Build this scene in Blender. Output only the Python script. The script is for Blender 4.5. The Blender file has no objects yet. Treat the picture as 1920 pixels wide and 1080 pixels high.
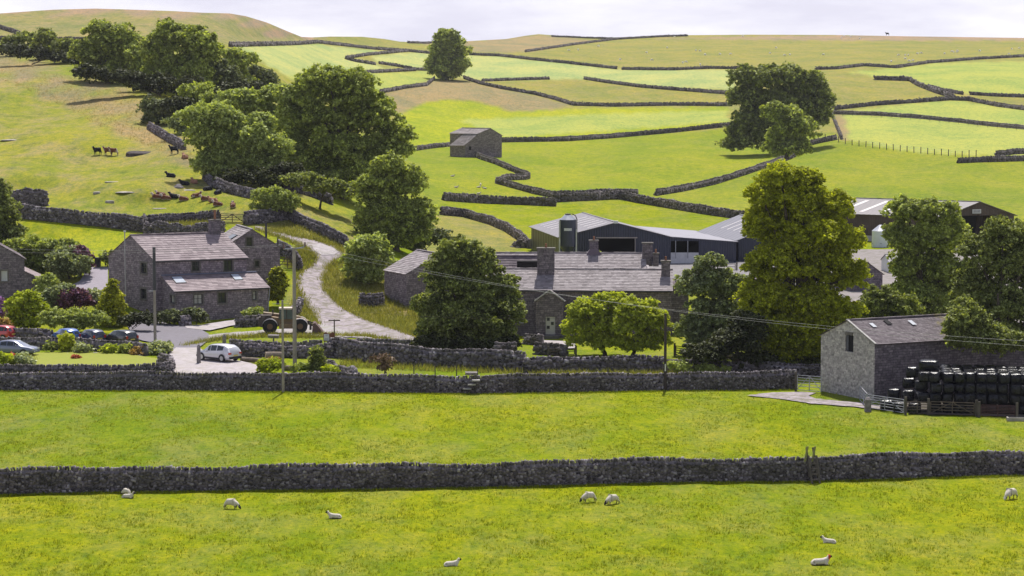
import bpy, bmesh, math, random
import numpy as np
from mathutils import Vector, Matrix
RND = random.Random(7); NR = np.random.default_rng(11)
SC = bpy.context.scene; COL = SC.collection
R = math.radians
# ------------------------------------------------------------------ camera
FPX = 4533.0; CX, CY = 960.0, 540.0; CAMH = 26.0
PITCH = math.atan(390/FPX); CP, SP = math.cos(PITCH), math.sin(PITCH)
cam_d = bpy.data.cameras.new('camera'); cam = bpy.data.objects.new('camera', cam_d); COL.objects.link(cam)
cam_d.sensor_width = 36; cam_d.lens = FPX*36/1920; cam_d.clip_end = 12000; cam_d.clip_start = 1
cam.location = (0, 0, CAMH); cam.rotation_euler = (R(90)-PITCH, 0, 0)
SC.camera = cam
def ray(x, y):
    u = (np.asarray(x, float)-CX)/FPX; v = (CY-np.asarray(y, float))/FPX
    return u, CP+v*SP, v*CP-SP
def at(x, y, t):                                    # point at camera depth t seen at (x, y)
    u, a, b = ray(x, y)
    return np.stack(np.broadcast_arrays(u*t, a*t, CAMH+b*t), -1)
# ------------------------------------------------------------------ the lie of the land: metres-to-picture scale at a net of places
KX = [-500, 0, 200, 400, 520, 620, 700, 800, 1000, 1200, 1400, 1600, 1920, 2420]
KT = {
 0:  [5.6,5.6,5.6,5.4,4.6,3.9,3.5,3.1,2.9,2.8,2.8,2.8,2.8,2.8],
 68: [7,7,7,6.6,5.0,4.2,3.8,3.35,3.15,3.05,3.05,3.05,3.05,3.05],
 100:[8,8,8,7.6,6,4.8,4.3,3.95,3.8,3.7,3.7,3.75,3.75,3.75],
 150:[9.5,9.5,9.5,9.2,8,5.8,5.2,4.9,4.65,4.6,4.8,5,5,5],
 200:[10.6,10.6,10.6,10.5,9.5,7.5,6.0,5.6,5.3,5.3,5.5,5.8,5.8,5.8],
 260:[12,12,12,12,11.3,9.5,7.6,6.7,6.5,6.5,6.7,7.1,7.1,7.1],
 300:[12.8,12.8,12.8,12.9,12.3,11,9.1,8,7.7,7.6,7.7,8,8,8],
 350:[13.7,13.7,13.7,13.8,13.6,12.7,11.4,9.5,9,8.9,8.95,9.2,9.2,9.2],
 400:[14.5,14.5,14.5,14.6,14.6,14.1,13,11,10.3,10.15,10.2,10.5,10.5,10.5],
 450:[15.3,15.3,15.3,15.3,15.3,15,14.5,13.0,12.2,12.1,12.1,12.2,12.2,12.2],
 500:[16.1,16.1,16.1,16,15.9,15.7,15.5,14.8,14.1,14,14,14,14,14],
 550:[16.9,16.9,16.9,16.8,16.7,16.5,16.3,16.1,15.9,15.8,15.8,15.8,15.8,15.8],
 600:[17.6,17.6,17.6,17.5,17.5,17.4,17.4,17.3,17.3,17.3,17.3,17.3,17.3,17.3]}
def s_flat(y):
    u, a, b = ray(0, y); return FPX*(-b)/CAMH
ky = sorted(KT); ys_ = ky+[640, 700, 800, 1000, 1400]
tab = [KT[k] for k in ky]+[[float(s_flat(y))]*len(KX) for y in ys_[len(ky):]]
tab = np.log(np.array(tab))
def pchip(xk, yk, xq):                                # monotone cubic, yk (n, m)
    xk = np.asarray(xk, float); h = np.diff(xk)[:, None]; d = np.diff(yk, axis=0)/h
    m = np.zeros_like(yk); w1 = 2*h[1:]+h[:-1]; w2 = h[1:]+2*h[:-1]
    same = d[1:]*d[:-1] > 0
    with np.errstate(all='ignore'):
        mm = (w1+w2)/(w1/d[:-1]+w2/d[1:])
    m[1:-1] = np.where(same, mm, 0); m[0] = d[0]; m[-1] = d[-1]
    i = np.clip(np.searchsorted(xk, xq)-1, 0, len(xk)-2); t = ((xq-xk[i])/(xk[i+1]-xk[i]))[:, None]; hh = h[i]
    return yk[i]*(1+2*t)*(1-t)**2+m[i]*hh*t*(1-t)**2+yk[i+1]*t*t*(3-2*t)+m[i+1]*hh*t*t*(t-1)
GX = np.arange(-500, 2421, 10.0); GY = np.arange(0, 1401, 5.0)
LS = pchip(ys_, tab, GY)
LS = pchip(KX, LS.T, GX).T
k = np.exp(-0.5*(np.arange(-6, 7)/2.6)**2); k /= k.sum()
pad = np.pad(LS, ((0, 0), (6, 6)), mode='edge'); LS = sum(k[i]*pad[:, i:i+LS.shape[1]] for i in range(13))
# gentle natural undulation of the hillsides, none on the valley floor
und = 0.009*np.sin(GX[None, :]/47.0+GY[:, None]/23.0)+0.007*np.sin(GX[None, :]/113.0-GY[:, None]/13.0+1)
LS = LS+und*np.clip((560-GY[:, None])/200, 0, 1)
def S(x, y):
    x = np.asarray(x, float); y = np.asarray(y, float)
    fx = np.clip((x-GX[0])/10.0, 0, len(GX)-1.001); fy = np.clip(y/5.0, 0, len(GY)-1.001)
    i = fx.astype(int); j = fy.astype(int); a = fx-i; b = fy-j
    v = LS[j, i]*(1-a)*(1-b)+LS[j, i+1]*a*(1-b)+LS[j+1, i]*(1-a)*b+LS[j+1, i+1]*a*b
    return np.exp(v)
def P(x, y, dz=0):                                    # ground point seen at (x, y)
    p = at(x, y, FPX/S(x, y)); p = np.array(p); p[..., 2] += dz; return p
def PV(x, y, dz=0): return Vector(P(x, y, dz).tolist())
SKX = [-500, -100, 0, 100, 180, 250, 330, 385, 430, 460, 500, 540, 565, 585, 620, 680, 720, 750, 800, 880, 950, 985, 1010, 1040, 1100, 1180, 1280, 1400, 1560, 1700, 1920, 2420]
SKY_ = [40, 30, 25, 18, 16, 18, 21, 24, 25, 30, 42, 59, 69, 70, 68.5, 69, 73, 78, 80, 77, 73, 67, 64, 66.5, 70, 70.5, 66, 65, 65.5, 68, 71, 78]
def skyline(x): return np.interp(x, SKX, SKY_)
# ------------------------------------------------------------------ objects and tags
def tag(o, label=None, cat=None, group=None, kind=None):
    if label: o['label'] = label
    if cat: o['category'] = cat
    if group: o['group'] = group
    if kind: o['kind'] = kind
    return o
def empty(name, loc, rz=0, label=None, cat=None, group=None):
    o = bpy.data.objects.new(name, None); COL.objects.link(o); o.location = loc; o.rotation_euler = (0, 0, rz)
    o.empty_display_size = 0.3
    return tag(o, label, cat, group)
def copy_tree(o, parent=None):
    c = o.copy(); COL.objects.link(c)
    if parent: c.parent = parent
    for ch in list(o.children): copy_tree(ch, c)
    return c
def mesh_np(name, V, F, mat=None, parent=None, smooth=False, uv=None, col=None):
    V = np.asarray(V, np.float32); F = np.asarray(F, np.int32); n, kk = F.shape
    me = bpy.data.meshes.new(name); me.vertices.add(len(V)); me.vertices.foreach_set('co', V.ravel())
    me.loops.add(n*kk); me.loops.foreach_set('vertex_index', F.ravel())
    me.polygons.add(n); me.polygons.foreach_set('loop_start', np.arange(0, n*kk, kk, dtype=np.int32))
    me.polygons.foreach_set('loop_total', np.full(n, kk, np.int32))
    if smooth: me.polygons.foreach_set('use_smooth', np.ones(n, bool))
    if col is not None:
        a = me.color_attributes.new('Col', 'FLOAT_COLOR', 'POINT'); c4 = np.ones((len(V), 4), np.float32); c4[:, :col.shape[1]] = col
        a.data.foreach_set('color', c4.ravel())
    me.update(calc_edges=True)
    if mat: me.materials.append(mat)
    o = bpy.data.objects.new(name, me); COL.objects.link(o)
    if parent: o.parent = parent
    return o
class MB:
    def __init__(s): s.v = []; s.f = []; s.uv = []
    def face(s, pts, uv=None):
        i = len(s.v); s.v += [tuple(p) for p in pts]; s.f.append(tuple(range(i, i+len(pts)))); s.uv.append(uv)
    def box(s, c, h, ax=None, jit=0, taper=1):
        c = Vector(c); ax = ax or (Vector((1, 0, 0)), Vector((0, 1, 0)), Vector((0, 0, 1)))
        i = len(s.v)
        for sz in (-1, 1):
            for sx, sy in ((-1, -1), (1, -1), (1, 1), (-1, 1)):
                k = taper if sz > 0 else 1
                p = c+ax[0]*(sx*h[0]*k)+ax[1]*(sy*h[1]*k)+ax[2]*(sz*h[2])
                if jit: p += Vector((RND.uniform(-jit, jit), RND.uniform(-jit, jit), RND.uniform(-jit, jit)))
                s.v.append(tuple(p))
        for q in ((3, 2, 1, 0), (4, 5, 6, 7), (0, 1, 5, 4), (1, 2, 6, 5), (2, 3, 7, 6), (3, 0, 4, 7)):
            s.f.append(tuple(i+a for a in q)); s.uv.append(None)
        return s
    def tube(s, pts, r, n=8, cap=True):
        pts = [Vector(p) for p in pts]; rs = r if isinstance(r, (list, tuple)) else [r]*len(pts)
        i0 = len(s.v)
        for k, p in enumerate(pts):
            d = (pts[min(k+1, len(pts)-1)]-pts[max(k-1, 0)]).normalized()
            a = d.orthogonal().normalized() if abs(d.z) > .9 else d.cross(Vector((0, 0, 1))).normalized(); b = d.cross(a)
            for j in range(n):
                t = 2*math.pi*j/n; s.v.append(tuple(p+(a*math.cos(t)+b*math.sin(t))*rs[k]))
        for k in range(len(pts)-1):
            for j in range(n):
                s.f.append((i0+k*n+j, i0+k*n+(j+1) % n, i0+(k+1)*n+(j+1) % n, i0+(k+1)*n+j)); s.uv.append(None)
        if cap:
            s.f.append(tuple(i0+j for j in range(n))[::-1]); s.uv.append(None)
            s.f.append(tuple(i0+(len(pts)-1)*n+j for j in range(n))); s.uv.append(None)
        return s
    def prism(s, poly, axis, depth, org=(0, 0, 0)):   # poly of (a, b) in plane, extruded along axis 'y': a=x, b=z
        i = len(s.v); n = len(poly); o = Vector(org)
        for d in (-depth/2, depth/2):
            for a, b in poly: s.v.append(tuple(o+(Vector((a, d, b)) if axis == 'y' else Vector((d, a, b)))))
        s.f.append(tuple(range(i, i+n))); s.f.append(tuple(range(i+2*n-1, i+n-1, -1)))
        for k in range(n): s.f.append((i+k, i+n+k, i+n+(k+1) % n, i+(k+1) % n))
        s.uv += [None]*(n+2); return s
    def build(s, name, mat, parent=None, off=None, smooth=False, bevel=0):
        me = bpy.data.meshes.new(name)
        v = s.v if off is None else [(a-off[0], b-off[1], c-off[2]) for a, b, c in s.v]
        me.from_pydata(v, [], s.f)
        if any(u is not None for u in s.uv):
            l = me.uv_layers.new(name='UVMap').data
            for p, u in zip(me.polygons, s.uv):
                if u is not None:
                    for li, c in zip(p.loop_indices, u): l[li].uv = c
        if smooth:
            for p in me.polygons: p.use_smooth = True
        me.materials.append(mat)
        o = bpy.data.objects.new(name, me); COL.objects.link(o)
        if parent: o.parent = parent
        if bevel:
            b = o.modifiers.new('b', 'BEVEL'); b.width = bevel; b.segments = 2; b.limit_method = 'ANGLE'
        return o
# ------------------------------------------------------------------ materials
MC = {}
class NT:
    def __init__(s, name):
        m = bpy.data.materials.new(name); m.use_nodes = True; s.m = m; s.t = m.node_tree; s.n = s.t.nodes; s.l = s.t.links
        s.b = s.n['Principled BSDF']; s.out = s.n['Material Output']
    def add(s, ty, **kw):
        nd = s.n.new(ty)
        for k_, v in kw.items():
            if k_.startswith('i_'):
                key = k_[2:].replace('_', ' '); key = int(key) if key.isdigit() else key
                if isinstance(v, bpy.types.NodeSocket): s.l.new(v, nd.inputs[key])
                else: nd.inputs[key].default_value = v
            else: setattr(nd, k_, v)
        return nd
    def set(s, key, v):
        if isinstance(v, bpy.types.NodeSocket): s.l.new(v, s.b.inputs[key])
        else: s.b.inputs[key].default_value = v
    def ramp(s, fac, stops):
        r = s.add('ShaderNodeValToRGB', i_Fac=fac); e = r.color_ramp.elements
        while len(e) > 1: e.remove(e[-1])
        e[0].position = stops[0][0]; e[0].color = c4(stops[0][1])
        for p, c in stops[1:]:
            q = e.new(p); q.color = c4(c)
        return r.outputs[0]
    def noise(s, vec, scale, detail=3, rough=.6): return s.add('ShaderNodeTexNoise', i_Vector=vec, i_Scale=scale, i_Detail=detail, i_Roughness=rough).outputs['Fac']
    def mix(s, f, a, b, blend='MIX'):
        nd = s.add('ShaderNodeMix', data_type='RGBA', blend_type=blend)
        for sock, v in ((nd.inputs[0], f), (nd.inputs[6], a), (nd.inputs[7], b)):
            if isinstance(v, bpy.types.NodeSocket): s.l.new(v, sock)
            else: sock.default_value = v if isinstance(v, float) else c4(v)
        return nd.outputs[2]
    def math(s, op, a, b=0.0):
        nd = s.add('ShaderNodeMath', operation=op)
        for sock, v in ((nd.inputs[0], a), (nd.inputs[1], b)):
            if isinstance(v, bpy.types.NodeSocket): s.l.new(v, sock)
            else: sock.default_value = v
        return nd.outputs[0]
    def bump(s, h, st, dist=.05):
        nd = s.add('ShaderNodeBump', i_Height=h, i_Strength=st, i_Distance=dist); s.l.new(nd.outputs[0], s.b.inputs['Normal'])
    def pos(s): return s.add('ShaderNodeNewGeometry').outputs['Position']
    def island(s): return s.add('ShaderNodeNewGeometry').outputs['Random Per Island']
def c4(c): return tuple(c)+(1.0,) if len(c) == 3 else tuple(c)
def plain(name, col, rough=.7, metal=0, var=.12, scale=1.5, spec=.3, coat=0):
    if name in MC: return MC[name]
    t = NT(name); n = t.noise(t.pos(), scale, 4)
    c = t.ramp(n, [(.3, [a*(1-var) for a in col]), (.7, [min(1, a*(1+var)) for a in col])])
    t.set('Base Color', c); t.set('Roughness', rough); t.set('Metallic', metal); t.set('Specular IOR Level', spec)
    if coat: t.set('Coat Weight', coat); t.set('Coat Roughness', .05)
    MC[name] = t.m; return t.m
def leafmat(name, col, trans=.35, col2=None):
    if name in MC: return MC[name]
    t = NT(name); isl = t.island(); col2 = col2 or [a*1.55 for a in col]
    c = t.ramp(isl, [(0, [a*.62 for a in col]), (.55, col), (1, col2)])
    big = t.noise(t.pos(), .35, 2)
    c = t.mix(t.ramp(big, [(.35, (0, 0, 0)), (.7, (.35, .35, .35))]), c, [a*b for a, b in zip(col2, (1.0, 1.0, .8))])
    t.set('Base Color', c); t.set('Roughness', .6); t.set('Specular IOR Level', .14)
    tr = t.add('ShaderNodeBsdfTranslucent'); cc = t.mix(1.0, c, (1.3, 1.28, .4), 'MULTIPLY'); t.l.new(cc, tr.inputs[0])
    mx = t.add('ShaderNodeMixShader', i_0=trans); t.l.new(t.b.outputs[0], mx.inputs[1]); t.l.new(tr.outputs[0], mx.inputs[2])
    t.l.new(mx.outputs[0], t.out.inputs[0]); MC[name] = t.m; return t.m
def m_drystone(name='dry stone', dark=(.035, .03, .04), mid=(.185, .16, .18), lite=(.46, .42, .45)):
    if name in MC: return MC[name]
    t = NT(name); g = t.pos()
    c = t.ramp(t.island(), [(0, dark), (.5, mid), (.85, [a*1.25 for a in mid]), (1, lite)])
    li = t.noise(g, 5, 4); c = t.mix(t.ramp(li, [(.55, (0, 0, 0)), (.72, (.55, .55, .55))]), c, lite)
    mo = t.noise(g, .45, 3); c = t.mix(t.ramp(mo, [(.35, (.55, .55, .55)), (.65, (0, 0, 0))]), c, (.075, .07, .05))
    t.set('Base Color', c); t.set('Roughness', .95); t.set('Specular IOR Level', .15); t.bump(t.noise(g, 14, 3), .5, .05)
    MC[name] = t.m; return t.m
def m_masonry(name, c1, c2, mortar, sx=1, lichen=(.32, .3, .28), amt=.3, bw=.48, bh=.21):
    if name in MC: return MC[name]
    t = NT(name); uv = t.add('ShaderNodeTexCoord').outputs['UV']
    w = t.add('ShaderNodeTexNoise', i_Vector=uv, i_Scale=2.5, i_Detail=2.0); d = t.add('ShaderNodeVectorMath', operation='SCALE', i_Scale=.16)
    t.l.new(w.outputs['Color'], d.inputs[0]); v = t.add('ShaderNodeVectorMath', operation='ADD'); t.l.new(uv, v.inputs[0]); t.l.new(d.outputs[0], v.inputs[1])
    b = t.add('ShaderNodeTexBrick', i_Vector=v.outputs[0], i_Color1=c4(c1), i_Color2=c4(c2), i_Mortar=c4(mortar), i_Scale=1.0)
    b.inputs['Mortar Size'].default_value = .018; b.inputs['Brick Width'].default_value = bw; b.inputs['Row Height'].default_value = bh; b.inputs['Bias'].default_value = -.1
    b.offset = .43; b.squash = .7; b.squash_frequency = 3
    vo = t.add('ShaderNodeTexVoronoi', i_Vector=v.outputs[0], i_Scale=6.5)
    vb = t.add('ShaderNodeRGBToBW', i_Color=vo.outputs['Color']).outputs[0]
    c = t.mix(1.0, b.outputs[0], t.ramp(vb, [(.1, (.72, .72, .74)), (.9, (1.28, 1.26, 1.26))]), 'MULTIPLY')
    n2 = t.noise(uv, 1.7, 6, .8); c = t.mix(t.ramp(n2, [(.45, (0, 0, 0)), (.7, (amt, amt, amt))]), c, lichen)
    n3 = t.noise(uv, .35, 4); c = t.mix(t.ramp(n3, [(.3, (.3, .3, .3)), (.5, (0, 0, 0))]), c, [a*.5 for a in c1])
    t.set('Base Color', c); t.set('Roughness', .95); t.set('Specular IOR Level', .15)
    t.bump(t.math('ADD', t.math('MULTIPLY', b.outputs['Fac'], -1.0), t.noise(uv, 9, 3)), .7, .05)
    MC[name] = t.m; return t.m
def m_slate(name, c1, c2, moss=None, amt=.5):
    if name in MC: return MC[name]
    t = NT(name); g = t.pos()
    c = t.ramp(t.island(), [(0, [a*.72 for a in c1]), (.5, c1), (1, c2)])
    n = t.noise(g, .7, 4); c = t.mix(t.ramp(n, [(.4, (0, 0, 0)), (.7, (.45, .45, .45))]), c, c2)
    if moss:
        q = t.add('ShaderNodeSeparateXYZ', i_Vector=g).outputs['X']; gx = t.math('MULTIPLY', t.math('SUBTRACT', q, 34.0), .075)
        n = t.math('ADD', t.noise(g, 1.1, 5, .75), gx); c = t.mix(t.ramp(n, [(.62, (0, 0, 0)), (.9, (amt, amt, amt))]), c, moss)
    t.set('Base Color', c); t.set('Roughness', .75); t.set('Specular IOR Level', .3); t.bump(t.noise(g, 12, 3), .3, .02)
    MC[name] = t.m; return t.m
def m_sheet(name, col, axis=(1, 0, 0), pitch=.2, rough=.5, metal=.3, strength=.6, var=.15):
    if name in MC: return MC[name]
    t = NT(name); g = t.pos(); d = t.add('ShaderNodeVectorMath', operation='DOT_PRODUCT'); t.l.new(g, d.inputs[0]); d.inputs[1].default_value = axis
    w = t.math('SINE', t.math('MULTIPLY', d.outputs['Value'], 2*math.pi/pitch))
    n = t.noise(g, .5, 5, .7)
    c = t.ramp(n, [(.3, [a*(1-var) for a in col]), (.7, [a*(1+var) for a in col])])
    c = t.mix(t.ramp(w, [(.0, (.35, .35, .35)), (.5, (0, 0, 0))]), c, [a*.55 for a in col])
    t.set('Base Color', c); t.set('Roughness', rough); t.set('Metallic', metal); t.bump(w, strength, .04)
    MC[name] = t.m; return t.m
GLASS = plain('window glass', (.03, .035, .04), .06, var=.3, spec=.8)
def m_ground():
    t = NT('pasture grass'); g = t.pos(); at_ = t.add('ShaderNodeAttribute', attribute_name='Col'); a = at_.outputs['Color']; ro = at_.outputs['Alpha']
    sc = t.add('ShaderNodeVectorMath', operation='MULTIPLY'); t.l.new(g, sc.inputs[0]); sc.inputs[1].default_value = (1, .5, 1)
    v = sc.outputs[0]
    n1 = t.noise(v, .05, 4, .65); c = t.mix(1.0, a, t.ramp(n1, [(.38, (.80, .90, .92)), (.5, (.98, .99, 1)), (.62, (1.13, 1.06, 1.02))]), 'MULTIPLY')
    nr = t.noise(v, .16, 6, .72); pm = t.math('MULTIPLY', t.ramp(nr, [(.45, (0, 0, 0)), (.62, (.9, .9, .9))]), ro); c = t.mix(pm, c, (.36, .27, .13))
    nd = t.noise(v, .23, 5, .75); pd = t.math('MULTIPLY', t.ramp(nd, [(.53, (0, 0, 0)), (.66, (.75, .75, .75))]), ro); c = t.mix(pd, c, (.12, .15, .03))
    n2 = t.noise(v, .8, 8, .85); c = t.mix(1.0, c, t.ramp(n2, [(.34, (.5, .64, .75)), (.44, (.8, .88, .95)), (.53, (1, 1, 1)), (.64, (1.2, 1.12, 1.0))]), 'MULTIPLY')
    n3 = t.noise(v, 3.0, 8, .88); c = t.mix(1.0, c, t.ramp(n3, [(.36, (.42, .56, .7)), (.46, (.85, .9, .95)), (.54, (1.04, 1.02, 1)), (.64, (1.42, 1.26, 1.1))]), 'MULTIPLY')
    t.set('Base Color', c); t.set('Roughness', .95); t.set('Specular IOR Level', .04)
    t.bump(t.math('ADD', t.math('MULTIPLY', n2, 2.0), n3), .6, .16)
    return t.m
def m_path(name, col, sc=3, spots=(.2, .22, .08), amt=.35, var=.25):
    t = NT(name); g = t.pos(); n = t.noise(g, sc, 5, .75)
    c = t.ramp(n, [(.3, [a*(1-var) for a in col]), (.55, col), (.75, [min(.8, a*(1+var)) for a in col])])
    if amt: c = t.mix(t.ramp(t.noise(g, .7, 6, .78), [(.47, (0, 0, 0)), (.6, (amt, amt, amt))]), c, spots)
    t.set('Base Color', c); t.set('Roughness', .92); t.set('Specular IOR Level', .15); t.bump(t.noise(g, 6, 4, .7), .5, .05)
    return t.m
# ------------------------------------------------------------------ ground
VIV = (.24, .272, .004, .25); NEAR2 = (.195, .245, .006, .3); MOW = (.36, .385, .085, 0); MOWF = (.40, .415, .14, 0); OLV = (.285, .262, .055, .4); BRN = (.325, .245, .115, .3); PNK = (.36, .245, .15, .4)
HILL = (.275, .275, .03, .7); ROUGH = (.21, .21, .04, 1); LIME = (.33, .35, .015, .1)
FIELDS = [
 (HILL, [(-600, 0), (640, 0), (640, 200), (560, 420), (-600, 420)]),
 ((.27, .245, .08, .7), [(-600, 0), (600, 0), (620, 76), (440, 84), (-600, 84)]),
 (PNK, [(-600, 0), (560, 0), (590, 76), (560, 76), (470, 50), (380, 34), (180, 27), (-600, 38)]),
 (BRN, [(-600, 92), (20, 98), (130, 118), (60, 132), (170, 150), (255, 175), (300, 240), (345, 280), (380, 300), (350, 312), (300, 285), (250, 262), (190, 240), (150, 205), (90, 185), (40, 160), (-600, 150)]),
 (PNK, [(-600, 140), (60, 145), (190, 157), (210, 166), (120, 163), (-600, 152)]),
 (VIV, [(-600, 405), (60, 410), (190, 422), (270, 430), (272, 470), (250, 520), (-600, 520)]),
 (LIME, [(100, 430), (270, 436), (272, 470), (200, 500), (140, 470)]),
 (OLV, [(610, 60), (2500, 50), (2500, 300), (610, 300)]),
 ((.245, .272, .02, .15), [(640, 250), (2500, 250), (2500, 430), (1400, 430), (640, 430)]),
 (MOWF, [(440, 85), (595, 82), (650, 90), (735, 96), (650, 104), (700, 120), (735, 130), (660, 138), (540, 142), (500, 122)]),
 (MOW, [(540, 142), (660, 138), (800, 133), (820, 148), (713, 172), (600, 190)]),
 (MOWF, [(690, 106), (765, 98), (940, 106), (1060, 119), (1157, 130), (1395, 131), (1370, 168), (1200, 163), (1095, 148), (905, 151), (870, 146), (800, 133), (712, 119)]),
 (OLV, [(905, 153), (1030, 150), (1095, 150), (1362, 178), (1368, 197), (1150, 198), (1075, 196), (1000, 175)]),
 (BRN, [(712, 175), (820, 150), (870, 150), (940, 167), (1000, 178), (1070, 198), (1020, 208), (960, 208), (900, 190), (850, 186), (800, 190), (745, 215), (712, 215)]),
 (LIME, [(735, 225), (800, 190), (850, 187), (900, 192), (960, 210), (1080, 203), (1368, 200), (1368, 235), (1150, 256), (940, 264), (850, 272), (776, 280)]),
 (MOW, [(860, 225), (1100, 215), (1368, 206), (1368, 228), (1100, 248), (940, 258)]),
 (BRN, [(770, 78), (900, 77), (1000, 66), (1040, 68), (1120, 76), (985, 98), (900, 98), (840, 94), (800, 84)]),
 (OLV, [(985, 98), (1170, 74), (1280, 65), (2500, 60), (2500, 98), (1920, 105), (1740, 118), (1560, 128), (1168, 129), (1060, 117)]),
 (PNK, [(2500, 62), (1600, 66), (1200, 72), (1600, 76), (2500, 76)]),
 (MOW, [(1590, 135), (1680, 128), (1745, 119), (2500, 98), (2500, 180), (1815, 176), (1745, 163), (1705, 150), (1660, 147)]),
 (OLV, [(1540, 133), (1600, 140), (1680, 150), (1745, 168), (1790, 186), (1640, 195), (1560, 204)]),
 (MOW, [(1575, 212), (1700, 194), (1790, 188), (1870, 199), (2500, 216), (2500, 244), (1860, 236), (1730, 222)]),
 (MOW, [(1580, 214), (1730, 223), (1860, 237), (2500, 250), (2500, 290), (1870, 292), (1800, 290), (1700, 284), (1590, 262)]),
 (BRN, [(1564, 215), (1582, 215), (1590, 262), (1572, 262)]),
 ((.25, .28, .015, .15), [(776, 284), (850, 275), (940, 268), (1150, 260), (1368, 240), (1500, 262), (1440, 312), (1280, 358), (1195, 368), (1040, 376), (833, 372), (800, 340)]),
 (VIV, [(830, 380), (1040, 384), (1195, 376), (1392, 410), (1600, 460), (1000, 470), (930, 425), (830, 403)]),
 (OLV, [(700, 400), (830, 402), (870, 405), (950, 430), (990, 462), (940, 480), (830, 480), (700, 450)]),
 (HILL, [(500, 380), (560, 400), (660, 460), (700, 440), (640, 390), (540, 345)]),
 (ROUGH, [(605, 498), (700, 470), (800, 560), (790, 640), (720, 612), (640, 575), (608, 545)]),
 (NEAR2, [(380, 622), (600, 622), (660, 640), (640, 655), (340, 650)]),
 (OLV, [(400, 400), (540, 400), (700, 480), (640, 480), (560, 444), (500, 428), (420, 420)]),
 (VIV, [(520, 455), (590, 478), (560, 510), (520, 510)]),
 (OLV, [(556, 530), (600, 600), (560, 600), (530, 560)]),
 (NEAR2, [(-600, 656), (2500, 656), (2500, 735), (-600, 735)]),
 (NEAR2, [(-600, 730), (2500, 730), (2500, 912), (-600, 925)]),
 (VIV, [(300, 733), (1500, 733), (1500, 900), (700, 905)]),
 (VIV, [(-600, 925), (2500, 890), (2500, 1400), (-600, 1400)]),
]
def inpoly(X, Y, poly):
    r = np.zeros(X.shape, bool); n = len(poly); j = n-1
    for i in range(n):
        xi, yi = poly[i]; xj, yj = poly[j]
        if yi != yj: r ^= ((yi > Y) != (yj > Y)) & (X < (xj-xi)*(Y-yi)/(yj-yi)+xi)
        j = i
    return r
MG = m_ground()
def build_ground():
    xs = np.arange(-500, 2421, 5.0); g = np.linspace(0, 1, 420)**1.15
    sk = skyline(xs)
    Yp = sk[None, :]+(1400-sk[None, :])*g[:, None]; Xp = np.broadcast_to(xs[None, :], Yp.shape)
    V = P(Xp, Yp)
    # micro-relief of the turf in the near fields
    near = np.clip((Yp-560)/300, 0, 1)
    ph = V[..., 0]; pv = V[..., 1]
    V[..., 2] += near*.02*(np.sin(ph*2.1+np.sin(pv*.9)*2)+np.sin(pv*1.7+np.sin(ph*.7)*2.5))
    col = np.zeros(V.shape[:2]+(4,)); col[:] = VIV
    wx = Xp+3*np.sin(Yp/3.1+Xp/9)+2*np.sin(Xp/4.7); wy = Yp+.8*np.sin(Xp/7.3)+.7*np.sin(Xp/2.9)
    hx = wx+9*np.sin(Yp/6.1+Xp/23)+6*np.sin(Xp/11.3-Yp/3.7); hy = wy+5*np.sin(Xp/31+1)+3*np.sin(Xp/12.7+Yp/8)
    th_ = np.sin(Xp/17+Yp/4)+np.sin(Xp/43-Yp/7)+np.sin(Xp/7.9+Yp/2.3)*.8
    for c, poly in FIELDS:
        if c in (BRN, PNK) and min(p[0] for p in poly) < -100: col[inpoly(hx, hy, poly) & (th_ > -.9)] = c
        else: col[inpoly(wx, wy, poly)] = c
    b = col.copy()
    for it in range(5):
        o_ = b.copy(); b[1:-1, 1:-1] = (o_[1:-1, 1:-1]*2+o_[:-2, 1:-1]+o_[2:, 1:-1]+o_[1:-1, :-2]+o_[1:-1, 2:])/6
        if it == 0: b1 = b.copy()
    hillw = (np.clip((480-Xp)/60, 0, 1)*np.clip((400-Yp)/40, 0, 1))[..., None]; b = b1*(1-hillw)+b*hillw
    top = V[0]; ext = []
    for q in (1.02, 1.06, 1.15, 1.4, 2.2, 4.0):                  # beyond the crest the land falls gently away
        e = top.copy(); d = (q-1)*top[:, 1]; e[:, 0] *= q; e[:, 1] *= q; e[:, 2] -= .012*d+.3*(q-1); ext.append(e)
    V = np.concatenate([np.array(ext[::-1]), V]); bc = np.concatenate([np.repeat(b[:1], 6, 0), b])
    # the near edge runs on under the viewpoint
    last = V[-1:].copy(); last[..., 1] -= 200; last[..., 2] = -0.2; V = np.concatenate([V, last]); bc = np.concatenate([bc, bc[-1:]])
    nr, nc = V.shape[:2]; i = np.arange(nr*nc).reshape(nr, nc)
    F = np.stack([i[:-1, :-1], i[1:, :-1], i[1:, 1:], i[:-1, 1:]], -1).reshape(-1, 4)
    o = mesh_np('ground', V.reshape(-1, 3), F, MG, smooth=True, col=bc.reshape(-1, 4)); tag(o, 'green pasture valley floor and hillsides divided into fields', kind='structure')
build_ground()
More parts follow.
